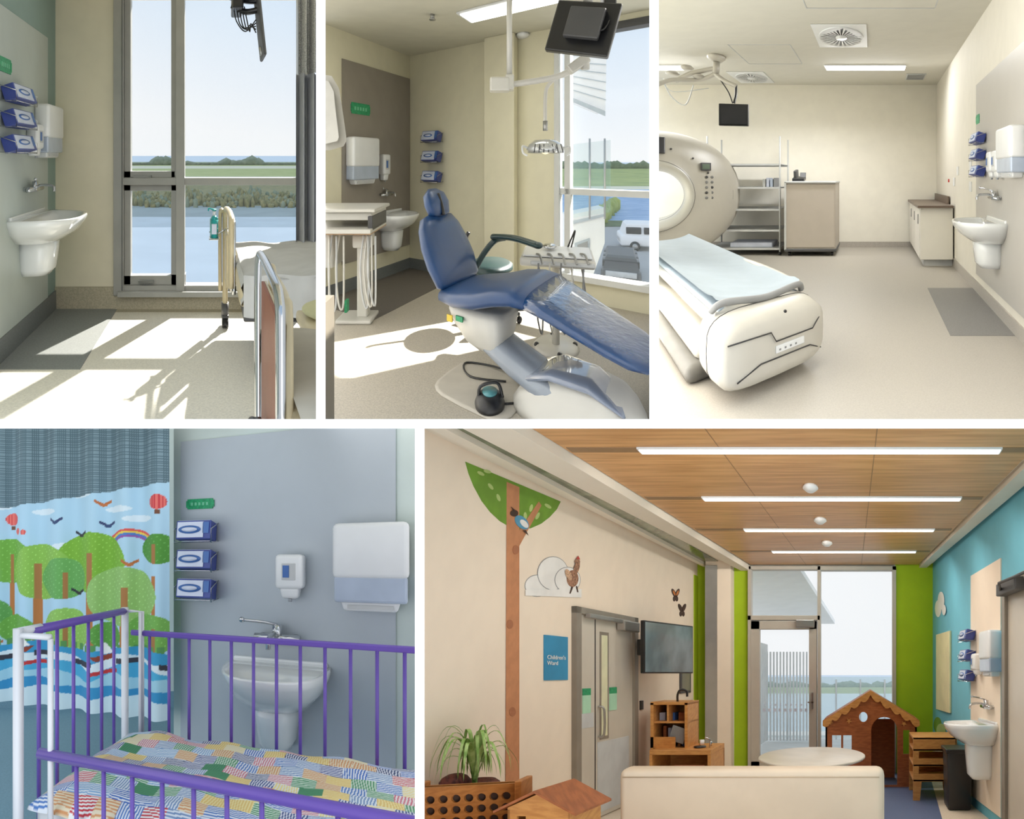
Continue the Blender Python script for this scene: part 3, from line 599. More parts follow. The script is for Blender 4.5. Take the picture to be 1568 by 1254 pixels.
def diff(R,x,y,z,r):
    o=O('air_diffuser',R); o.box(x-r*1.25,x+r*1.25,y-r*1.25,y+r*1.25,z-.012,z-.001,white,.003); o.cyl((x,y,z-.02),(x,y,z-.012),r,mat('diffuser_dark',(62,64,62),.7),n=32)
    for i in range(24):
        q=2*pi*i/24; c,s_=math.cos(q),math.sin(q); w=.009
        o.poly([(x+c*r*.3-s_*w*.4,y+s_*r*.3+c*w*.4,z-.022),(x+c*r*.3+s_*w*.4,y+s_*r*.3-c*w*.4,z-.022),(x+c*r+s_*w*1.6,y+s_*r-c*w*1.6,z-.022),(x+c*r-s_*w*1.6,y+s_*r+c*w*1.6,z-.022)],white)
    o.lathe([(r,-.02),(r*1.06,-.026),(r*1.08,-.012)],(x,y,z),white); o.cyl((x,y,z-.026),(x,y,z-.02),r*.28,white); o.done()
diff(R3,-.41,3.95,2.98,.25); diff(R3,-2.1,5.55,2.98,.24)
o=O('ceiling_grille',R3); o.box(.52,.84,5.35,5.65,2.965,2.98,lgrey,.003)
for i in range(6): o.box(.54,.82,5.38+i*.045,5.4+i*.045,2.96,2.966,grey)
o.done()
o=O('ceiling_boom',R3); a=R3.at; bm_=4.6
o.cyl(a(1097,92,bm_),(a(1097,92,bm_).x,bm_,2.98),.07,ct); o.lathe([(.12,2.98),(.12,2.95),(.07,2.9)],(a(1097,92,bm_).x,bm_,0),ct)
o.tube([a(1097,95,bm_),a(1096,112,bm_)],.045,ct,10,False); o.tube([a(1098,104,bm_),a(1060,112,bm_),a(1035,124,bm_)],.035,ct); o.tube([a(1098,112,bm_),a(1070,122,bm_),a(1030,122,4.4),a(1005,130,4.3)],.03,ct)
o.tube([a(1095,113,bm_),a(1110,124,bm_),a(1128,132,bm_)],.03,ct); o.tube([a(1127,130,bm_),a(1127,145,bm_),a(1124,158,bm_)],.018,black)
o.rbox(a(1124,176,bm_),(.40,.04,.31),black,.01,rz=8); o.rbox(a(1124,176,bm_)+V((.0,-.024,0)),(.36,.004,.27),mat('screen_dark',(45,46,50),.25),rz=8)
for px,py in((1030,113),(1052,104),(1070,118)): o.lathe([(.0001,.04),(.06,.03),(.09,0),(.05,-.03),(.0001,-.03)],a(px,py,bm_),ct,20)
o.tube([a(1018,130,bm_),a(1030,150,bm_),a(1050,160,bm_),a(1062,130,bm_)],.008,lgrey,6); o.tube([a(1100,118,bm_),a(1115,140,bm_),a(1122,158,bm_)],.008,black,6); o.tube([a(1015,120,bm_),a(1030,140,bm_),a(1085,135,bm_)],.006,lgrey,6); o.done()

# ================================================================== ROOM 4
wl4=mat('pale_green_grey_paint',(200,212,208),.7,var=.02); sp4=mat('blue_grey_panel',(180,188,195),.5,var=.015); fl4=mat('blue_vinyl',(118,152,168),.5,var=.08,scl=90)
W4=Wf(R4,(.376,2.35),-22.1)
s0,_=W4.hit(266,0); s1,_=W4.hit(278,0); s2,_=W4.hit(606,0)
o=O('floor_cot_room',R4); o.box(-4,3,.6,4.6,-.05,0,fl4); o.done()
o=O('wall_back_cot_room',R4,W4.m()); o.box(s0,s2+1.2,0,.1,0,2.7,wl4); o.box(s1,s2,-.012,0,.15,2.02+0*s1,sp4); o.box(s0,s0+.1,.1,2,0,2.7,wl4); o.done()
o=O('wall_left_cot_room',R4); o.box(-4,1,4.2,4.3,0,2.7,wl4); o.done()
o=O('ceiling_cot_room',R4); o.box(-4,3,.9,4.6,2.7,2.75,white); o.done()
o=O('baseboard_cot_room',R4); o.box(-4,0,4.185,4.2,0,.15,fl4); o.done()
def on4(px,py): s,z=W4.hit(px,py); return W4.m(s,z)
basin(R4,on4(428,1018),.53,.38,.40); 
s,z=W4.hit(428,975); tap(R4,W4.m(s,z),1.15)
soap(R4,on4(448,882),.14,.22); towel(R4,on4(568,868),.33,.41); sticker(R4,on4(308,772),.15,.055); gloves(R4,on4(308,858),.2,.1,.155,-10)
# curtain with printed trees
CIR=[(165,880,46,(128,182,62)),(48,878,36,(118,176,72)),(95,895,44,(142,192,84)),(125,905,32,(108,172,92)),(205,930,44,(150,194,112)),(20,965,28,(96,160,80)),(250,860,22,(84,150,60)),(240,985,30,(120,178,84)),(130,985,34,(148,196,96)),(60,990,26,(110,170,72)),(185,990,20,(96,160,70)),(8,900,30,(120,176,80))]
TRK=[(88,865,7,140),(48,880,4,130),(165,900,7,120),(210,950,8,90),(130,960,5,60),(246,900,4,150)]
BAL=[(50,810,9),(250,792,10),(72,832,4),(60,830,5)]
BRD=[(118,815),(180,790),(20,790),(185,822),(110,760),(150,836),(95,1000),(30,1012),(145,925),(70,1030),(215,880),(12,935)]
CLD=[(20,845),(100,800),(150,775),(200,800),(225,815),(130,855),(30,790)]
def ccol(u,v):
    x=262*u; ytop=796-32*u; y=656+(1108-656)*(1-v)
    if y<ytop:
        a=(int(x*1.6)%3==0)or(int(y*.9)%3==0)
        return (82,106,116) if a else (128,152,162)
    c=(180,216,236)
    for cx,cy in CLD:
        if ((x-cx)/18)**2+((y-cy)/5)**2<1: c=(222,237,245)
    d=math.hypot(x-215,y-868)
    if y<868 and 26<d<38: c=[(150,90,170),(80,130,200),(240,210,90),(225,90,80)][min(3,int((d-26)/3))]
    for tx,ty,w,h in TRK:
        if ty<y<ty+h+20 and abs(x-tx)<w*(.7+.5*max(0,(y-ty-h*.7)/h)): c=(186,120,66)
    for cx,cy,r,cc in CIR:
        q=math.hypot(x-cx,y-cy)
        if q<r:
            c=cc
            if (math.sin(x*.9+cy)*math.sin(y*.55+x*.2))>.86: c=tuple(min(255,k+36) for k in cc)
            for tx,ty,w,h in TRK:
                if abs(tx-cx)<r*.4 and abs(x-tx)<w*.55 and y>cy-r*.3: c=(170,120,70)
    for cx,cy,r in BAL:
        if math.hypot(x-cx,(y-cy)*.9)<r: c=(205,60,70) if int((x-cx)*.6)%2 else (235,120,110)
        if r>8 and abs(x-cx)<3 and cy+r+2<y<cy+r+8: c=(120,80,60)
    for i,(cx,cy) in enumerate(BRD):
        xx=x-cx; yy=y-cy
        if abs(yy+abs(xx)*.7-3)<2.2 and abs(xx)<9: c=[(60,70,110),(190,110,60),(50,50,60)][i%3]
        if (xx/4)**2+((yy-3)/2.5)**2<1: c=[(60,80,120),(200,120,70),(60,60,60)][i%3]
    if y>1002:
        g=1010+6*math.sin(x*.05)
        if y>g-10 and y<g: c=(92,150,86) if math.sin(x*.6)>-.3 else c
        if y>g: c=(64,158,204)
        if y>g+14+5*math.sin(x*.08+1): c=(228,240,244)
        if y>g+26+5*math.sin(x*.07+2): c=(80,176,216)
        if y>g+42+5*math.sin(x*.09): c=(170,216,232)
        if y>g+58+4*math.sin(x*.06+1): c=(60,150,200)
        if y>g+72: c=(214,234,240)
        if abs(y-g-20)<4 and int(x/28)%2: c=(60,60,70)
        if abs(y-g-34)<3 and int(x/33+1)%3==0: c=(200,60,60)
        for bx in(70,180):   # little sailing boats
            if abs(y-g-12)<4 and abs(x-bx)<11-(y-g-12)*.8: c=(150,70,50)
            if g-14<y<g+7 and 0<x-bx<(y-g+14)*.5: c=(245,245,240)
    return c
Cz=vcol('printed_curtain_fabric')
o=O('children_curtain',R4)
def cp(u,v):
    bx=-1.42+1.21*u; by=2.84-.40*u; w=.03*math.sin(u*38+.6*math.sin(u*7))*(1-.3*v)
    return (bx+.3*w,by+w,.5+1.85*v)
o.grid(lambda u,v:cp(u,v),260,400,Cz,lambda u,v:ccol(u,v*(1.85*700/2.6)/(1108-656)))
o.done()
o=O('curtain_track',R4); o.tube([(-1.6,2.9,2.37),(-.1,2.42,2.37)],.012,white,8,False); o.tube([(-.2,2.46,2.36),(-.2,2.46,2.7)],.008,white,8,False); o.tube([(-1.2,2.8,2.36),(-1.2,2.8,2.7)],.008,white,8,False); o.done()
# cot
purp=mat('purple_enamel',(106,80,172),.3,var=.03); wen=mat('white_enamel',(226,228,232),.3,var=.01)
eang=-19.9; C4=FR((-.58,1.4,0),eang)  # local x along cot, local y across (away from camera)
o=O('childs_cot',R4,C4); Ln=1.35; Wd=.64
for y in(0,Wd):
    o.cyl((0,y,.08),(0,y,1.155),.016,wen); o.sph((0,y,.04),.04,black,10); o.cyl((Ln,y,.08),(Ln,y,1.155),.016,wen); o.sph((Ln,y,.04),.04,black,10)
for x in(0.0,Ln): o.tube([(x,0.0,1.145),(x,.1,1.145)],.013,wen,8,False); o.tube([(x,.06,1.14),(x,Wd,1.14)],.015,purp,10,False); o.tube([(x,0,.5),(x,Wd,.5)],.014,purp,8,False)
for i in range(1,7): o.cyl((0,Wd*i/7,.5),(0,Wd*i/7,1.14),.007,purp,n=10); o.cyl((Ln,Wd*i/7,.5),(Ln,Wd*i/7,1.14),.007,purp,n=10)
for x in(.12,): o.cyl((x,0,.4),(x,0,1.13),.009,wen,n=10)
o.tube([(0,0,1.135),(.12,0,1.135)],.01,wen,8,False); o.tube([(0,Wd,1.14),(.085,Wd,1.14),(.085,Wd,.6)],.009,wen,8,False); o.cyl((.085,Wd-.02,.5),(.085,Wd-.02,1.14),.007,wen,n=8)
o.box(.03,Ln,Wd-.008,Wd+.008,1.035,1.06,purp,.006)
n=14
for i in range(n): x=.12+(Ln-.16)*i/(n-1); o.cyl((x,Wd,.45),(x,Wd,1.04),.0068,purp,n=10)
o.tube([(.08,0,.785),(Ln,0,.775)],.0165,purp,12,False)
for i in range(n): x=.12+(Ln-.16)*i/(n-1); o.cyl((x,0,.32),(x,0,.785),.0068,purp,n=10)
for y in(0,Wd): o.tube([(0,y,.32 if y==0 else .45),(Ln,y,.32 if y==0 else .45)],.014,purp,8,False); o.tube([(0,y,.2),(Ln,y,.2)],.014,wen,8,False)
o.done()
o=O('cot_mattress',R4,C4); o.box(.03,Ln-.02,.03,Wd-.03,.46,.63,white,.03); o.done()
PAL=[((232,236,240),(60,110,190)),((240,240,236),(205,60,70)),((240,222,140),(232,232,226)),((80,150,105),(205,222,205)),((228,230,236),(60,80,140)),((232,220,190),(215,155,105)),((238,232,230),(210,120,135)),((130,175,215),(230,236,240)),((228,230,236),(50,70,115)),((228,232,238),(80,125,190)),((238,222,160),(228,196,120)),((84,150,108),(72,136,98)),((225,232,238),(120,150,190))]
def qcol(u,v):
    x=u*Ln; y=v*.66; 
    cw_,ch_=.078,.056; j=int(y/ch_); xo=x+.05*(j%2); i=int(xo/cw_); rg=random.Random(i*31+j*77+5); pr=PAL[rg.randrange(len(PAL))]; t=rg.random()
    q=(x if t>.6 else y)+.12*((y if t>.6 else x))*(rg.random()-.5)+.003*math.sin(40*(x+y))
    return pr[int(q/.0044)%2]
o=O('patchwork_quilt',R4,C4)
def qp(u,v):
    x=.02+(Ln-.04)*u; y=.015+(Wd-.03)*v
    e=min(1,min(v,1-v)*9,u*14); return (x,y,.60+.06*e**.5+.02*noise.noise(V((x*7,y*7,1))))
o.grid(qp,600,300,vcol('quilt_fabric',.9),qcol); o.done()
sun(R4,(.05,.95,-.15),1.25,110,(.96,.98,1),'soft_fill_')  # added fill sun brightening the cot room from the camera side

# ================================================================== ROOM 5
wl5=mat('cream_paint_play',(238,222,202),.7,var=.015); blw=mat('sky_blue_paint',(112,186,206),.7,var=.02); lim=mat('lime_paint',(160,188,20),.7,var=.03); wc=mat('white_bulkhead',(230,222,207),.7,var=.01)
fl5=mat('vinyl_play',(222,208,188),.5,var=.06,scl=90); flb=mat('blue_vinyl_play',(88,104,138),.5,var=.08,scl=90); wceil=mat('ply_ceiling',(218,168,112),.4,rgb2=(194,143,90),scl=3,stretch=(.6,9,1)); silv=mat('champagne_aluminium',(190,182,170),.45,.15,var=.03)
YB=6.1; LW5=Wf(R5,(-2.24,YB),83.1); RW5=Wf(R5,(.9,YB),-83.1); B5=Wf(R5,(0,YB),0); ZC=2.8
o=O('floor_playroom',R5); o.box(-3,2,1.6,YB,-.05,0,fl5); o.done()
o=O('floor_path_playroom',R5); o.poly([(.1,YB-.02,.002),(.85,YB-.02,.002),(.55,2.2,.002),(.05,2.2,.002)],flb); o.done()
o=O('wall_left_playroom',R5,LW5.m()); o.box(-4.6,0,0,.1,0,ZC,wl5); s,_=LW5.hit(1066,0); o.done()
o=O('wall_right_playroom',R5,RW5.m()); o.box(0,4.2,0,.1,0,ZC,blw); s,zt=RW5.hit(1488,882); s1,_=RW5.hit(1534,0); o.box(s,s1,-.012,0,.1,zt,wl5)
o.done()
o=O('wall_back_playroom',R5,B5.m())
for r,m in(((1060,862,1086,1200),lim),((1124,862,1148,1200),lim),((1371,862,1431,1200),lim),((1148,862,1371,870),silv)): o.rw(B5,(r[0],r[1]-3,r[2],r[3]),-.1,0,m)
o.done()
o=O('column_playroom',R5,B5.m()); o.rw(B5,(1086,855,1124,1202),0,.15,wl5,.005); o.rw(B5,(1086,870,1104,1202),.15,.165,steel,.003); o.done()
o=O('ceiling_playroom',R5); o.poly([(-3,1.9,ZC),(-3,YB,ZC),(2,YB,ZC),(2,1.9,ZC)],wc,(0,0,.06)); o.done()
o=O('ceiling_wood_panel',R5); o.poly([(-2.05,1.9,ZC-.01),(-1.52,YB-.05,ZC-.01),(.70,YB-.05,ZC-.01),(1.2,1.9,ZC-.01)],wceil,(0,0,-.02))
for Yl in(2.93,3.74,4.56,5.38): 
    xl=-2.05+.53*(Yl-1.9)/4.15; xr=1.2-.5*(Yl-1.9)/4.15; o.box(xl+.02,xr-.02,Yl-.03,Yl+.03,ZC-.034,ZC-.029,mat('slot_grey',(150,118,82))); 
for t in(.33,.66):
    x0=-2.05+3.25*t; x1=-1.52+2.22*t; o.poly([(x0,1.9,ZC-.031),(x1,YB-.05,ZC-.031),(x1+.006,YB-.05,ZC-.031),(x0+.006,1.9,ZC-.031)],MATS['slot_grey'])
o.done()
o=O('trim_bulkhead',R5)
def par(x0,x1,xa,xb,z0,z1,m): # near x0..x1, far xa..xb
    o.poly([(x0,1.9,z0),(x1,1.9,z0),(xb,YB,z0),(xa,YB,z0)],m,(0,0,z1-z0))
par(-2.35,-2.05,-1.66,-1.54,ZC-.1,ZC,wc); par(-2.6,-2.5,-2.16,-2.1,ZC-.05,ZC,wc); par(1.24,1.4,.72,.82,ZC-.06,ZC,wc)
par(-2.5,-2.35,-2.1,-1.9,ZC-.012,ZC-.004,mat('bulkhead_glass',(120,128,100),.12,var=.2)); o.done()
for Yl,x0,x1 in((2.93,-1.44,.86),(3.74,-1.32,.775),(4.56,-1.2,.68),(5.38,-1.09,.59)): strip_light(R5,x0,x1,Yl,ZC-.03,20,.05,(1,.95,.88))
sun(R5,(-.05,.97,.12),1.35,130,(1,.98,.95),'soft_fill_')  # added fill sun, very wide, aimed into the playroom
for Yl in(3.5,4.25,5.0):
    o=O('smoke_detector',R5); o.lathe([(.055,ZC-.03),(.06,ZC-.05),(.03,ZC-.075),(.0001,ZC-.08)],(-.42+.0*Yl,Yl,0),white); o.done()
# glazing and door
o=O('window_3',R5,B5.m())
for r in((1252,868,1257,1200),(1366,868,1372,1200),(1252,868,1372,874),(1146,868,1151,1200),(1146,868,1256,873),(1146,943,1256,950)): o.rw(B5,r,-.06,.04,silv,.003)
o.rw(B5,(1150,870,1370,1200),-.03,-.026,glass); o.done()
o=O('door_1',R5,B5.m())
for r in((1150,951,1164,1198),(1239,951,1251,1198),(1150,951,1251,964),(1150,1165,1251,1198)): o.rw(B5,r,-.03,.03,silv,.004)
o.rw(B5,(1220,950,1248,962),.03,.09,steel,.01); o.rw(B5,(1243,1060,1246,1085),.03,.08,steel,.004); o.rw(B5,(1238,1074,1247,1076),.05,.08,steel)
for i in range(9): o.rw(B5,(1168+i*8,1085,1172+i*8,1090),-.02,-.012,label); o.rw(B5,(1170+i*8,1078,1172+i*8,1081),-.02,-.012,label)
o.done()
# door in left wall
dcol=mat('door_grey',(200,192,178),.35,var=.02); dfr=mat('door_frame_grey',(146,138,126),.4,.2)
def door5(W,r,name,leaf2=None):
    o=O(name,R5,W.m()); a,zt=W.hit(r[0],r[1]); b,_=W.hit(r[2],r[1])
    if b<a:a,b=b,a
    o.box(a,a+.06,-.05,.02,0,zt,dfr,.004); o.box(b-.06,b,-.05,.02,0,zt,dfr,.004); o.box(a,b,-.05,.02,zt-.06,zt,dfr,.004); o.box(a+.06,b-.06,-.02,.01,0.01,zt-.06,dcol)
    return o,a,b,zt
o,a,b,zt=door5(LW5,(875,928,971,946),'door_2')
mid=a+(b-a)*.30
o.box(mid-.004,mid+.004,-.024,-.018,.01,zt-.06,black); o.box(mid+.08,mid+.16,-.026,-.018,.75,zt-.22,mat('vision_panel',(225,225,190),.1)); o.box(mid+.06,mid+.18,-.024,-.018,.72,zt-.19,dfr)
o.box(a+.1,b-.2,-.1,-.05,zt-.09,zt-.05,steel,.006); o.box(b-.32,b-.08,-.12,-.03,zt-.16,zt-.06,steel,.01)
o.tube([(mid+.04,-.03,.75),(mid+.04,-.08,.78),(mid+.04,-.08,1.0),(mid+.04,-.03,1.03)],.01,steel,8); o.box(a+.08,mid-.02,-.024,-.018,.85,.98,lgrey); o.box(mid+.03,b-.12,-.024,-.018,.05,.7,lgrey)
dst=mat('door_sticker',(170,215,185),.5); o.box(a+.1,mid-.06,-.026,-.018,.98,1.2,dst); o.box(mid+.19,mid+.29,-.028,-.018,.98,1.2,dst); o.box(a+.1,mid-.06,-.027,-.018,1.14,1.2,MATS['green_sign']); o.box(mid+.19,mid+.29,-.029,-.018,1.14,1.2,MATS['green_sign']); o.done()
o,a,b,zt=door5(RW5,(1542,890,1640,800),'door_3'); o.box(a+.05,a+.4,-.12,-.03,zt-.14,zt-.04,dgrey,.01); o.tube([(a+.1,-.1,zt-.1),(a+.3,-.2,zt-.08),(a+.5,-.05,zt-.02)],.012,dgrey,8,False); o.done()
# murals
br=mat('mural_trunk',(192,132,92),.7,var=.06,scl=14); mg=mat('mural_green',(112,152,50),.7,var=.1); mlg=mat('mural_leaf',(176,196,120),.7); mw=mat('mural_white',(232,230,226),.7); mo=mat('mural_outline',(150,150,150),.7); mbl=mat('mural_blue',(88,150,180),.7); mdk=mat('mural_dark',(70,50,40),.7); mor=mat('mural_orange',(200,120,60),.7)
o=O('tree_mural',R5,LW5.m())
cro=[(712,707)]+[(712+(858-712)*i/20, 707+61*i/20) for i in range(1,20)]+[(858,768),(852,780),(841,792),(828,802),(812,809),(797,811),(782,808),(765,798),(750,784),(737,767),(725,745),(717,725)]
o.pw(LW5,cro,.001,mg)
o.pw(LW5,[(775,738),(794,746),(794,1254),(773,1254)],.004,br)
o.pw(LW5,[(794,836),(794,812),(824,768),(828,774)],.004,br)
for cx,cy in((788,842),(779,956),(783,1090)): o.pw(LW5,[(cx+5*math.cos(q),cy+7*math.sin(q)) for q in [2*pi*i/12 for i in range(12)]],.008,mat('mural_knot',(168,108,74)))
for cx,cy,an in((735,725,.5),(750,745,.9),(762,762,1.2),(812,778,1.8),(822,790,2.0),(838,775,.6),(803,790,1.5),(745,722,.3)): o.pw(LW5,[(cx+6*math.cos(q)*math.cos(an)-2.5*math.sin(q)*math.sin(an),cy+6*math.cos(q)*math.sin(an)+2.5*math.sin(q)*math.cos(an)) for q in [2*pi*i/10 for i in range(10)]],.005,mlg)
o.done()
def blob(o,W,cx,cy,rx,ry,m,d,n=20,an=0,th=.003): 
    o.pw(W,[(cx+rx*math.cos(q)*math.cos(an)-ry*math.sin(q)*math.sin(an),cy+rx*math.cos(q)*math.sin(an)+ry*math.sin(q)*math.cos(an)) for q in [2*pi*i/n for i in range(n)]],d,m,th)
o=O('bird_mural',R5,LW5.m()); blob(o,LW5,797,800,13,8,mbl,.009,an=.8); blob(o,LW5,800,802,8,4,mw,.013,an=.8); blob(o,LW5,785,786,6,5,mdk,.012); o.pw(LW5,[(783,782),(779,776),(789,784)],.016,mdk); o.pw(LW5,[(802,812),(806,820),(797,812)],.016,mdk); o.done()
o=O('cloud_mural',R5,LW5.m())
for i,(cx,cy,rx,ry) in enumerate(((822,897,19,17),(846,878,24,26),(868,888,20,20))):
    blob(o,LW5,cx,cy,rx,ry,mo,.001+i*.0024,28,0,.001); blob(o,LW5,cx,cy,rx-1,ry-1,mw,.0022+i*.0024,28,0,.001)
o.pw(LW5,[(803,912),(803,903),(889,902),(889,915)],.0085,mw,.001); o.done()
o=O('hen_mural',R5,LW5.m()); mh=mat('mural_hen',(150,110,86),.7,var=.5,scl=70); hb=.0105; blob(o,LW5,875,886,9,13,mh,hb,20,0,.001); blob(o,LW5,881,870,4,11,mh,hb+.0015,20,.3,.001); blob(o,LW5,882,860,4,4,mh,hb+.003,20,0,.001); o.pw(LW5,[(880,856),(883,851),(886,857)],hb+.0045,mat('mural_red',(190,60,50)),.001); o.pw(LW5,[(873,898),(870,909),(872,909),(876,899)],hb,mdk,.001); o.pw(LW5,[(880,898),(882,907),(884,907),(882,897)],hb,mdk,.001); blob(o,LW5,868,880,4,9,mat('mural_hen_wing',(196,160,130),.7,var=.4,scl=90),hb+.0045,20,-.4,.001); o.done()
o=O('butterfly_mural',R5,LW5.m())
for cx,cy,m in((1034,911,mor),(1044,934,mdk)):
    for sx in(-1,1): blob(o,LW5,cx+sx*2.6,cy-3,2.6,7,mdk,.002,an=sx*.4); blob(o,LW5,cx+sx*2.6,cy-3,1.3,4,m,.006,an=sx*.4); blob(o,LW5,cx+sx*2,cy+6,2,4,mdk,.002)
o.done()
o=O('childrens_ward_sign',R5,LW5.m()); sb=mat('sign_blue',(52,140,182),.4,var=.06); s0,zt=LW5.hit(832,972); s1,_=LW5.hit(868,972); _,zb=LW5.hit(832,1042); o.box(s0,s1,-.012,0,zb,zt,sb,.002); sgn=(s0,s1,zb,zt)
cu=bpy.data.curves.new('sign_text','FONT'); cu.body="Children's\nWard"; cu.size=.075; cu.extrude=.002
tob=bpy.data.objects.new('sign_text',cu); sc.collection.objects.link(tob); bpy.context.view_layer.update()
dg=bpy.context.evaluated_depsgraph_get(); tme=bpy.data.meshes.new_from_object(tob.evaluated_get(dg)); bpy.data.objects.remove(tob)
t=bmesh.new(); t.from_mesh(tme)
o.add(t,mw,False,Matrix.Translation(V((sgn[0]+.02,-.016,sgn[2]+.17)))@Matrix.Rotation(pi/2,4,'X')@Matrix.Scale(.72*(sgn[1]-sgn[0])/.28,4)); o.done()
# tv
o=O('wall_tv',R5,FR(R5.at(1025,993,4.75),66)); o.box(-.33,.31,-.02,.03,-.26,.26,black,.008); o.box(-.315,.295,-.024,-.019,-.245,.245,mat('tv_screen',(120,135,140),.08,var=.3,scl=2)); o.box(-.28,-.05,.02,.14,-.08,.08,black,.01); o.box(-.1,.1,.1,.42,-.03,.03,dgrey); o.done()
o=O('interior_window',R5,LW5.m()); o.rw(LW5,(1040,962,1056,1062),0,.02,dgrey,.003); o.rw(LW5,(1042,966,1054,1058),.018,.024,mat('pane_dark',(140,140,125),.1)); o.done()
o=O('door_handle_plate',R5,LW5.m()); o.rw(LW5,(979,1073,983,1087),0,.02,black,.003); o.rw(LW5,(1062,880,1068,1200),0,.01,lim); o.done()
# right wall
o=O('cloud_mural',R5,RW5.m())
for i,(cx,cy,rx,ry) in enumerate(((1437,932,5,13),(1442,920,5,14),(1447,934,3,8))): blob(o,RW5,cx,cy,rx,ry,mw,.002+i*.005)
o.done()
o=O('pin_board',R5,RW5.m()); o.rw(RW5,(1436,972,1457,1086),0,.025,mat('pinboard_cream',(226,216,170),.7),.004); o.done()
o=O('wall_bushes_mural',R5,RW5.m()); blob(o,RW5,1436,1110,6,12,mg,.002); blob(o,RW5,1442,1118,7,10,mlg,.008); o.done()
def on5(px,py): s,z=RW5.hit(px,py); return RW5.m(s,z)
basin(R5,on5(1515,1108),.46,.42,.5); tap(R5,on5(1518,1082),1.0); gloves(R5,on5(1490,1004),.22,.1,.2,-14); soap(R5,on5(1504,1017),.1,.2); towel(R5,on5(1527,1001),.24,.4)
# bin
o=O('waste_bin',R5); o.box(.79,1.04,4.42,4.68,0,.58,mat('bin_black',(38,36,36),.4),.02,taper=.9); o.box(.775,1.055,4.4,4.7,.56,.6,black,.012); o.done()
# step shelf
o=O('wooden_step_shelf',R5); a=R5.at
for y in(4.78,5.2): o.plate([(.0,0),(.07,0),(.09,.2),(.37,.2),(.39,0),(.46,0),(.45,.66),(.0,.66)],[[(.06,.28),(.38,.28),(.38,.36),(.06,.36)],[(.06,.44),(.38,.44),(.38,.52),(.06,.52)]],.025,wood,Matrix.Translation(V((.5,y,0))))
for z in(.2,.36,.52,.64): o.box(.5,.96,4.78,5.22,z,z+.022,wood,.003)
o.box(.94,.96,4.78,5.2,.2,.66,wood,.003); o.done()
# playhouse
o=O('wooden_playhouse',R5); YP=5.35; q=R5.f/YP
def pp(px,py): return ((px-1325)/q,1.34-(py-1030)/q)
xl,_=pp(1264,0);xr,_=pp(1404,0);xa,za=pp(1333,1062);_,ze=pp(0,1104)
def arch(px0,px1,pyt,pyb,n=10,pt=None):
    x0,zt=pp(px0,pyt);x1,zb=pp(px1,pyb);r=(x1-x0)/2;cx=(x0+x1)/2
    return [(x0,max(zb,.02))]+[(cx-r*math.cos(pi*i/n),zt-r+r*math.sin(pi*i/n)) for i in range(n+1)]+[(x1,max(zb,.02))]
holes=[arch(1334,1374,1098,1215),[(pp(1274,1126)),(pp(1288,1126)),(pp(1288,1160)),(pp(1274,1160))],[(pp(1291,1126)),(pp(1304,1126)),(pp(1304,1160)),(pp(1291,1160))],[(pp(1383,1118)),(pp(1393,1118)),(pp(1393,1155)),(pp(1383,1155))]]
cxh,czh=pp(1322,1098); holes.append([(cxh+.05*math.cos(2*pi*i/14),czh+.06*math.sin(2*pi*i/14)) for i in range(14)])
o.plate([(xl,0),(xr,0),(xr,ze),(xa,za),(xl,ze)],holes,.03,woodd,Matrix.Translation(V((0,YP,0))))
o.box(xl,xl+.02,YP,YP+.5,0,ze,woodd); o.box(xr-.02,xr,YP,YP+.5,0,ze,woodd); o.poly([(xl-.03,YP-.02,ze-.02),(xa,YP-.02,za+.01),(xa,YP+.5,za+.01),(xl-.03,YP+.5,ze-.02)],woodd,(0,0,.025)); o.poly([(xr+.03,YP-.02,ze-.02),(xa,YP-.02,za+.01),(xa,YP+.5,za+.01),(xr+.03,YP+.5,ze-.02)],woodd,(0,0,.025))
o.box(pp(1334,0)[0],pp(1374,0)[0],YP+.48,YP+.5,0,.75,woodd)
for x0,x1,s_ in((xl-.03,xa,1),(xa,xr+.03,-1)):
    N=5; pts=[(x0+(x1-x0)*i/N, (ze-.02+(za+.02-ze+.02)*(i/N if s_>0 else 1-i/N))) for i in range(N+1)]
    up=[(p[0],p[1]+.02) for p in pts]; lo=[]
    for i in range(N,0,-1):
        a0=pts[i];b0=pts[i-1]
        for t in(0,.25,.5,.75): lo.append((a0[0]+(b0[0]-a0[0])*t,a0[1]+(b0[1]-a0[1])*t-.035-.045*math.sin(pi*t)))
    lo.append((pts[0][0],pts[0][1]-.035))
    o.plate(up+lo,[],.02,wood,Matrix.Translation(V((0,YP-.03,0))))
for px,py in((1300,1104),(1384,1108),(1272,1106)):
    x,z=pp(px,py); o.plate([(x+(.035 if i%2 else .014)*math.sin(2*pi*i/10),z+(.035 if i%2 else .014)*math.cos(2*pi*i/10)) for i in range(10)],[],.01,wood,Matrix.Translation(V((0,YP-.012,0))))
o.done()
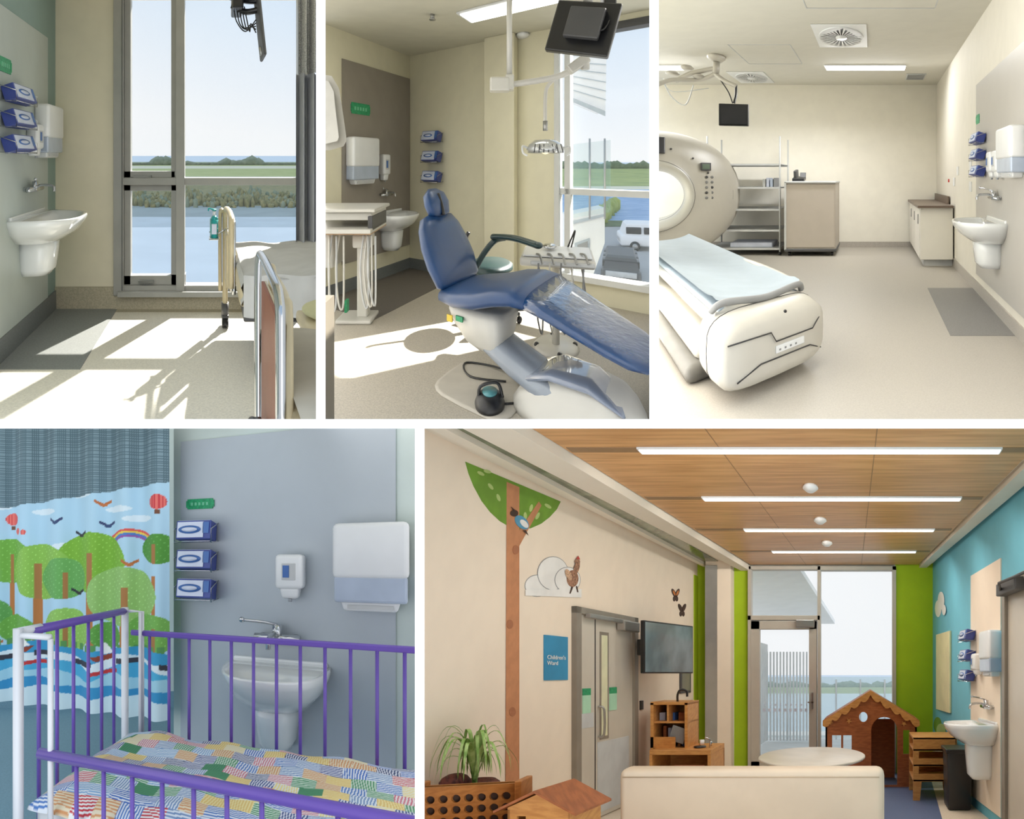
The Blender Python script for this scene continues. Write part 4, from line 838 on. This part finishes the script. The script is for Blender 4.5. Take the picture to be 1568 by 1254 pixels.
# round table, sofa, toys
o=O('round_table',R5); tt=mat('table_top_grey',(205,198,186),.35); o.lathe([(.0001,.595),(.45,.595),(.46,.605),(.46,.615),(.45,.62),(.0001,.62)],(-.46,3.98,0),tt,48); o.cyl((-.46,3.98,.03),(-.46,3.98,.595),.035,steel); o.cyl((-.46,3.98,0),(-.46,3.98,.03),.25,steel,.2); o.done()
sof=mat('cream_leather',(214,196,173),.5,var=.03,bump=.08,bscale=6); seamm=mat('sofa_seam',(190,168,140),.6)
o=O('sofa',R5)
o.box(-1.41,.11,2.6,2.74,.08,.79,sof,.045,4); o.box(-1.41,-1.22,2.65,3.35,.08,.52,sof,.04,3); o.box(-.08,.11,2.65,3.3,.08,.52,sof,.04,3); o.box(-1.22,-.08,2.75,3.35,.2,.44,sof,.04,3); o.box(-1.2,-.66,2.78,3.32,.42,.5,sof,.03); o.box(-.64,-.1,2.78,3.32,.42,.5,sof,.03)
for x in(-1.34,.04):
    for y in(2.68,3.28): o.cyl((x,y,0),(x,y,.08),.025,black,n=10)
o.tube([(-1.38,2.6,.745),(.08,2.6,.745)],.003,seamm,6,False); o.done()
o=O('toy_kitchen',R5)
o.box(-2.15,-1.54,4.55,5.0,.52,.57,wood,.004)
o.box(-2.15,-2.12,4.55,5.0,0,.52,wood); o.box(-1.57,-1.54,4.55,5.0,0,.52,wood); o.box(-2.15,-1.54,4.97,5.0,0,.52,wood)
o.box(-2.2,-1.82,4.98,5.0,.5,1.03,wood); o.box(-2.2,-2.17,4.68,5.0,0,1.03,wood); o.box(-1.85,-1.82,4.68,5.0,.57,1.03,wood); o.box(-2.2,-1.82,4.68,5.0,1.01,1.04,wood); o.box(-2.2,-1.82,4.7,5.0,.82,.84,wood); o.box(-2.04,-2.02,4.7,5.0,.84,1.01,wood); o.box(-2.2,-1.95,4.68,4.7,.57,.68,wood)
for i in range(5): o.box(-2.12+.05*i,-2.09+.05*i,4.8,4.9,.57,.78-.02*i,[woodd,label,black,wood,lblue][i])
for i in range(3): o.box(-2.16+.1*i,-2.1+.1*i,4.8,4.9,.84,.92,[label,lblue,woodd][i])
o.rbox((-1.93,4.72,.7),(.16,.02,.16),grey,.004,ry=18)
o.tube([(-1.95,4.75,1.03),(-1.95,4.75,1.11),(-1.92,4.75,1.16),(-1.86,4.75,1.15),(-1.85,4.75,1.09)],.012,black,8)
o.cyl((-1.7,4.7,.57),(-1.7,4.7,.585),.06,black); o.cyl((-1.62,4.8,.57),(-1.62,4.8,.62),.012,chrome); o.cyl((-1.75,4.9,.57),(-1.75,4.9,.62),.025,white); o.tube([(-1.6,4.7,.57),(-1.6,4.7,.65),(-1.65,4.7,.67)],.008,chrome)
o.box(-1.9,-1.6,4.54,4.55,.12,.42,woodd,.003); o.done()
o=O('low_toy_cabinet',R5); o.box(-2.55,-1.5,2.2,2.55,.46,.5,wood,.004); o.box(-2.55,-2.1,2.55,2.95,.46,.5,wood,.004); o.box(-2.53,-1.52,2.22,2.53,0,.46,wood,.004); o.box(-2.53,-2.12,2.55,2.93,0,.46,wood,.004); o.done()
o=O('connect_four_game',R5,FR((-2.28,2.33,.5),-0)@Matrix.Rotation(.25,4,'Z')); dw=mat('game_wood',(180,118,58),.45,rgb2=(160,100,46),scl=5,stretch=(3,3,12))
hl=[]
for i in range(7):
    for j in range(3): hl.append([(.05+.056*i+.021*math.cos(2*pi*k/12),.07+.058*j+.021*math.sin(2*pi*k/12)) for k in range(12)])
o.plate([(0,.02),(.44,.02),(.44,.25),(0,.25)],hl,.015,dw); o.plate([(0,.02),(.44,.02),(.44,.25),(0,.25)],[[(c[0],c[1]) for c in h] for h in hl],.015,dw,Matrix.Translation(V((0,.05,0)))); o.box(.01,.43,.02,.045,.03,.24,mdk)
o.box(-.03,0,-.04,.1,0,.27,dw,.006); o.box(.44,.47,-.04,.1,0,.27,dw,.006); o.done()
o=O('wooden_dolls_house',R5,FR((-1.8,2.3,.5),-6)); 
o.plate([(0,0),(.34,0),(.34,.16),(.17,.235),(0,.16)],[[(.2,.02),(.27,.02),(.27,.1),(.2,.1)],[(.05,.05),(.1,.05),(.1,.12),(.05,.12)]],.012,wood); o.box(0,.012,0,.22,0,.15,wood); o.box(.33,.342,0,.22,0,.15,wood); o.box(0,.34,.21,.22,0,.15,wood)
o.poly([(-.05,-.03,.14),(.17,-.03,.245),(.17,.24,.245),(-.05,.24,.14)],woodd,(0,0,.012)); o.poly([(.17,-.03,.245),(.39,-.03,.14),(.39,.24,.14),(.17,.24,.245)],woodd,(0,0,.012)); o.done()
o=O('potted_spider_plant',R5); c=V((-2.35,2.75,.5)); pot=mat('brown_woven_pot',(110,52,40),.7,rgb2=(70,30,28),scl=40)
o.lathe([(.08,0),(.12,.05),(.14,.11),(.12,.17),(.1,.19),(.085,.18),(.0001,.16)],c,pot); o.sph((c.x-.1,c.y-.02,.68),(.07,.08,.06),pot,14)
lf=mat('leaf_green',(124,162,74),.5,rgb2=(175,200,125),scl=20)
for i in range(38):
    an=random.uniform(0,2*pi); r=random.uniform(.06,.2); h=random.uniform(.18,.36); d=V((math.cos(an),math.sin(an),0)); b=c+V((0,0,.17))
    P=crom([b,b+d*r*.3+V((0,0,h*.8)),b+d*r*.75+V((0,0,h)),b+d*r*1.1+V((0,0,h*.6)),b+d*r*1.2+V((0,0,h*.2))],4); sd=V((-d.y,d.x,0)); N=len(P)
    t=bmesh.new(); vs=[(t.verts.new(p-sd*.012*(1-(k/(N-1))**2)),t.verts.new(p+V((0,0,-.003))),t.verts.new(p+sd*.012*(1-(k/(N-1))**2))) for k,p in enumerate(P)]
    for k in range(N-1):
        for e in(0,1): t.faces.new((vs[k][e],vs[k][e+1],vs[k+1][e+1],vs[k+1][e]))
    o.add(t,lf,True)
o.done()
# outside terrace
o=O('terrace_deck',R5); o.box(-3,3,6.25,10,-.1,-.03,mat('terrace_paving',(205,205,200),.8)); o.done()
o=O('glass_balustrade',R5); 
for x in range(8): xx=-1.6+.5*x; o.box(xx-.015,xx+.015,9.4,9.43,-.03,1.2,lgrey)
o.box(-2,2.2,9.41,9.415,0,1.25,clear('balustrade_glass2',(205,225,225),.7)); o.done()
o=O('louvre_screen',R5); 
for i in range(18): o.box(-1.98+.0*i,-1.94,7+.12*i,7.05+.12*i,0,1.9,lgrey)
for i in range(14): x,y=-1.95+.065*i,9.0-.0*i; o.box(x,x+.03,9,9.03,0,1.75,lgrey)
o.done()
o=O('entrance_canopy',R5); o.poly([(-3,6.3,2.75),(-.9,6.3,2.75),(-.6,9,2.3),(-3,9,2.3)],clad,(0,0,.08)); o.done()
o=O('foreshore_ground',R5); strip(o,R5,1052,1062,-4,grass,1140,1380); strip(o,R5,1062,1120,-4,lake,1140,1380); strip(o,R5,1034,1052,-4,sea,1140,1380); o.done()
o=O('foreshore_tree_line',R5)
for i in range(40): p=R5.fl(1140+i*6,1052,-4); h=random.uniform(.6,1.8); o.bush((p.x,p.y,-4+h*.5),(2.5,3,h),tr,1)
o.done()

# ================================================================== white borders between the rooms, added as wedges
pw_=mat('white_border',(252,252,252),.8,var=0)
def part(name,x0,x1,y0,y1,Y0,Y1,rooms):
    o=O(name,None); g=lambda px,py,Y:V(((px-784)/FD*Y,Y,CAM.z-(py-627)/FD*Y))
    r=lambda Y:[g(x0,y0,Y),g(x1,y0,Y),g(x1,y1,Y),g(x0,y1,Y)]
    o.loft([r(Y0),r(Y1)],pw_,smooth=False); ob=o.done()
    for R in rooms: R.col.objects.link(ob)
part('border_wedge_upper_a',484,498.3,-20,642,1.15,5.6,[R1,R2]); part('border_wedge_upper_b',994.3,1009,-20,642,1.15,5.5,[R2,R3])  # border wedges also block side sun; depth set to let window sun pass
part('border_wedge_lower',635.3,650,656,1340,1.15,7,[R4,R5]); part('border_wedge_between_rows',-80,1650,641.7,656.2,1.15,2.4,[R4])

# ------------------------------------------------------------------ sky
w=bpy.data.worlds.new('sky'); sc.world=w; w.use_nodes=True; nt=w.node_tree; bg=nt.nodes['Background']
tc=nt.nodes.new('ShaderNodeTexCoord'); sx=nt.nodes.new('ShaderNodeSeparateXYZ'); cr=nt.nodes.new('ShaderNodeValToRGB')
nt.links.new(tc.outputs['Generated'],sx.inputs[0]); nt.links.new(sx.outputs['Z'],cr.inputs[0]); nt.links.new(cr.outputs[0],bg.inputs[0])
e=cr.color_ramp.elements; e[0].position=.38; e[0].color=(.80,.82,.84,1); e[1].position=.60; e[1].color=(.52,.67,.84,1)
bg.inputs[1].default_value=1.0
cam=bpy.data.cameras.new('camera'); co=bpy.data.objects.new('camera',cam); sc.collection.objects.link(co); co.location=CAM; co.rotation_euler=(pi/2,0,0)
cam.sensor_width=36; cam.lens=21.6; cam.clip_start=.05; cam.clip_end=20000; sc.camera=co
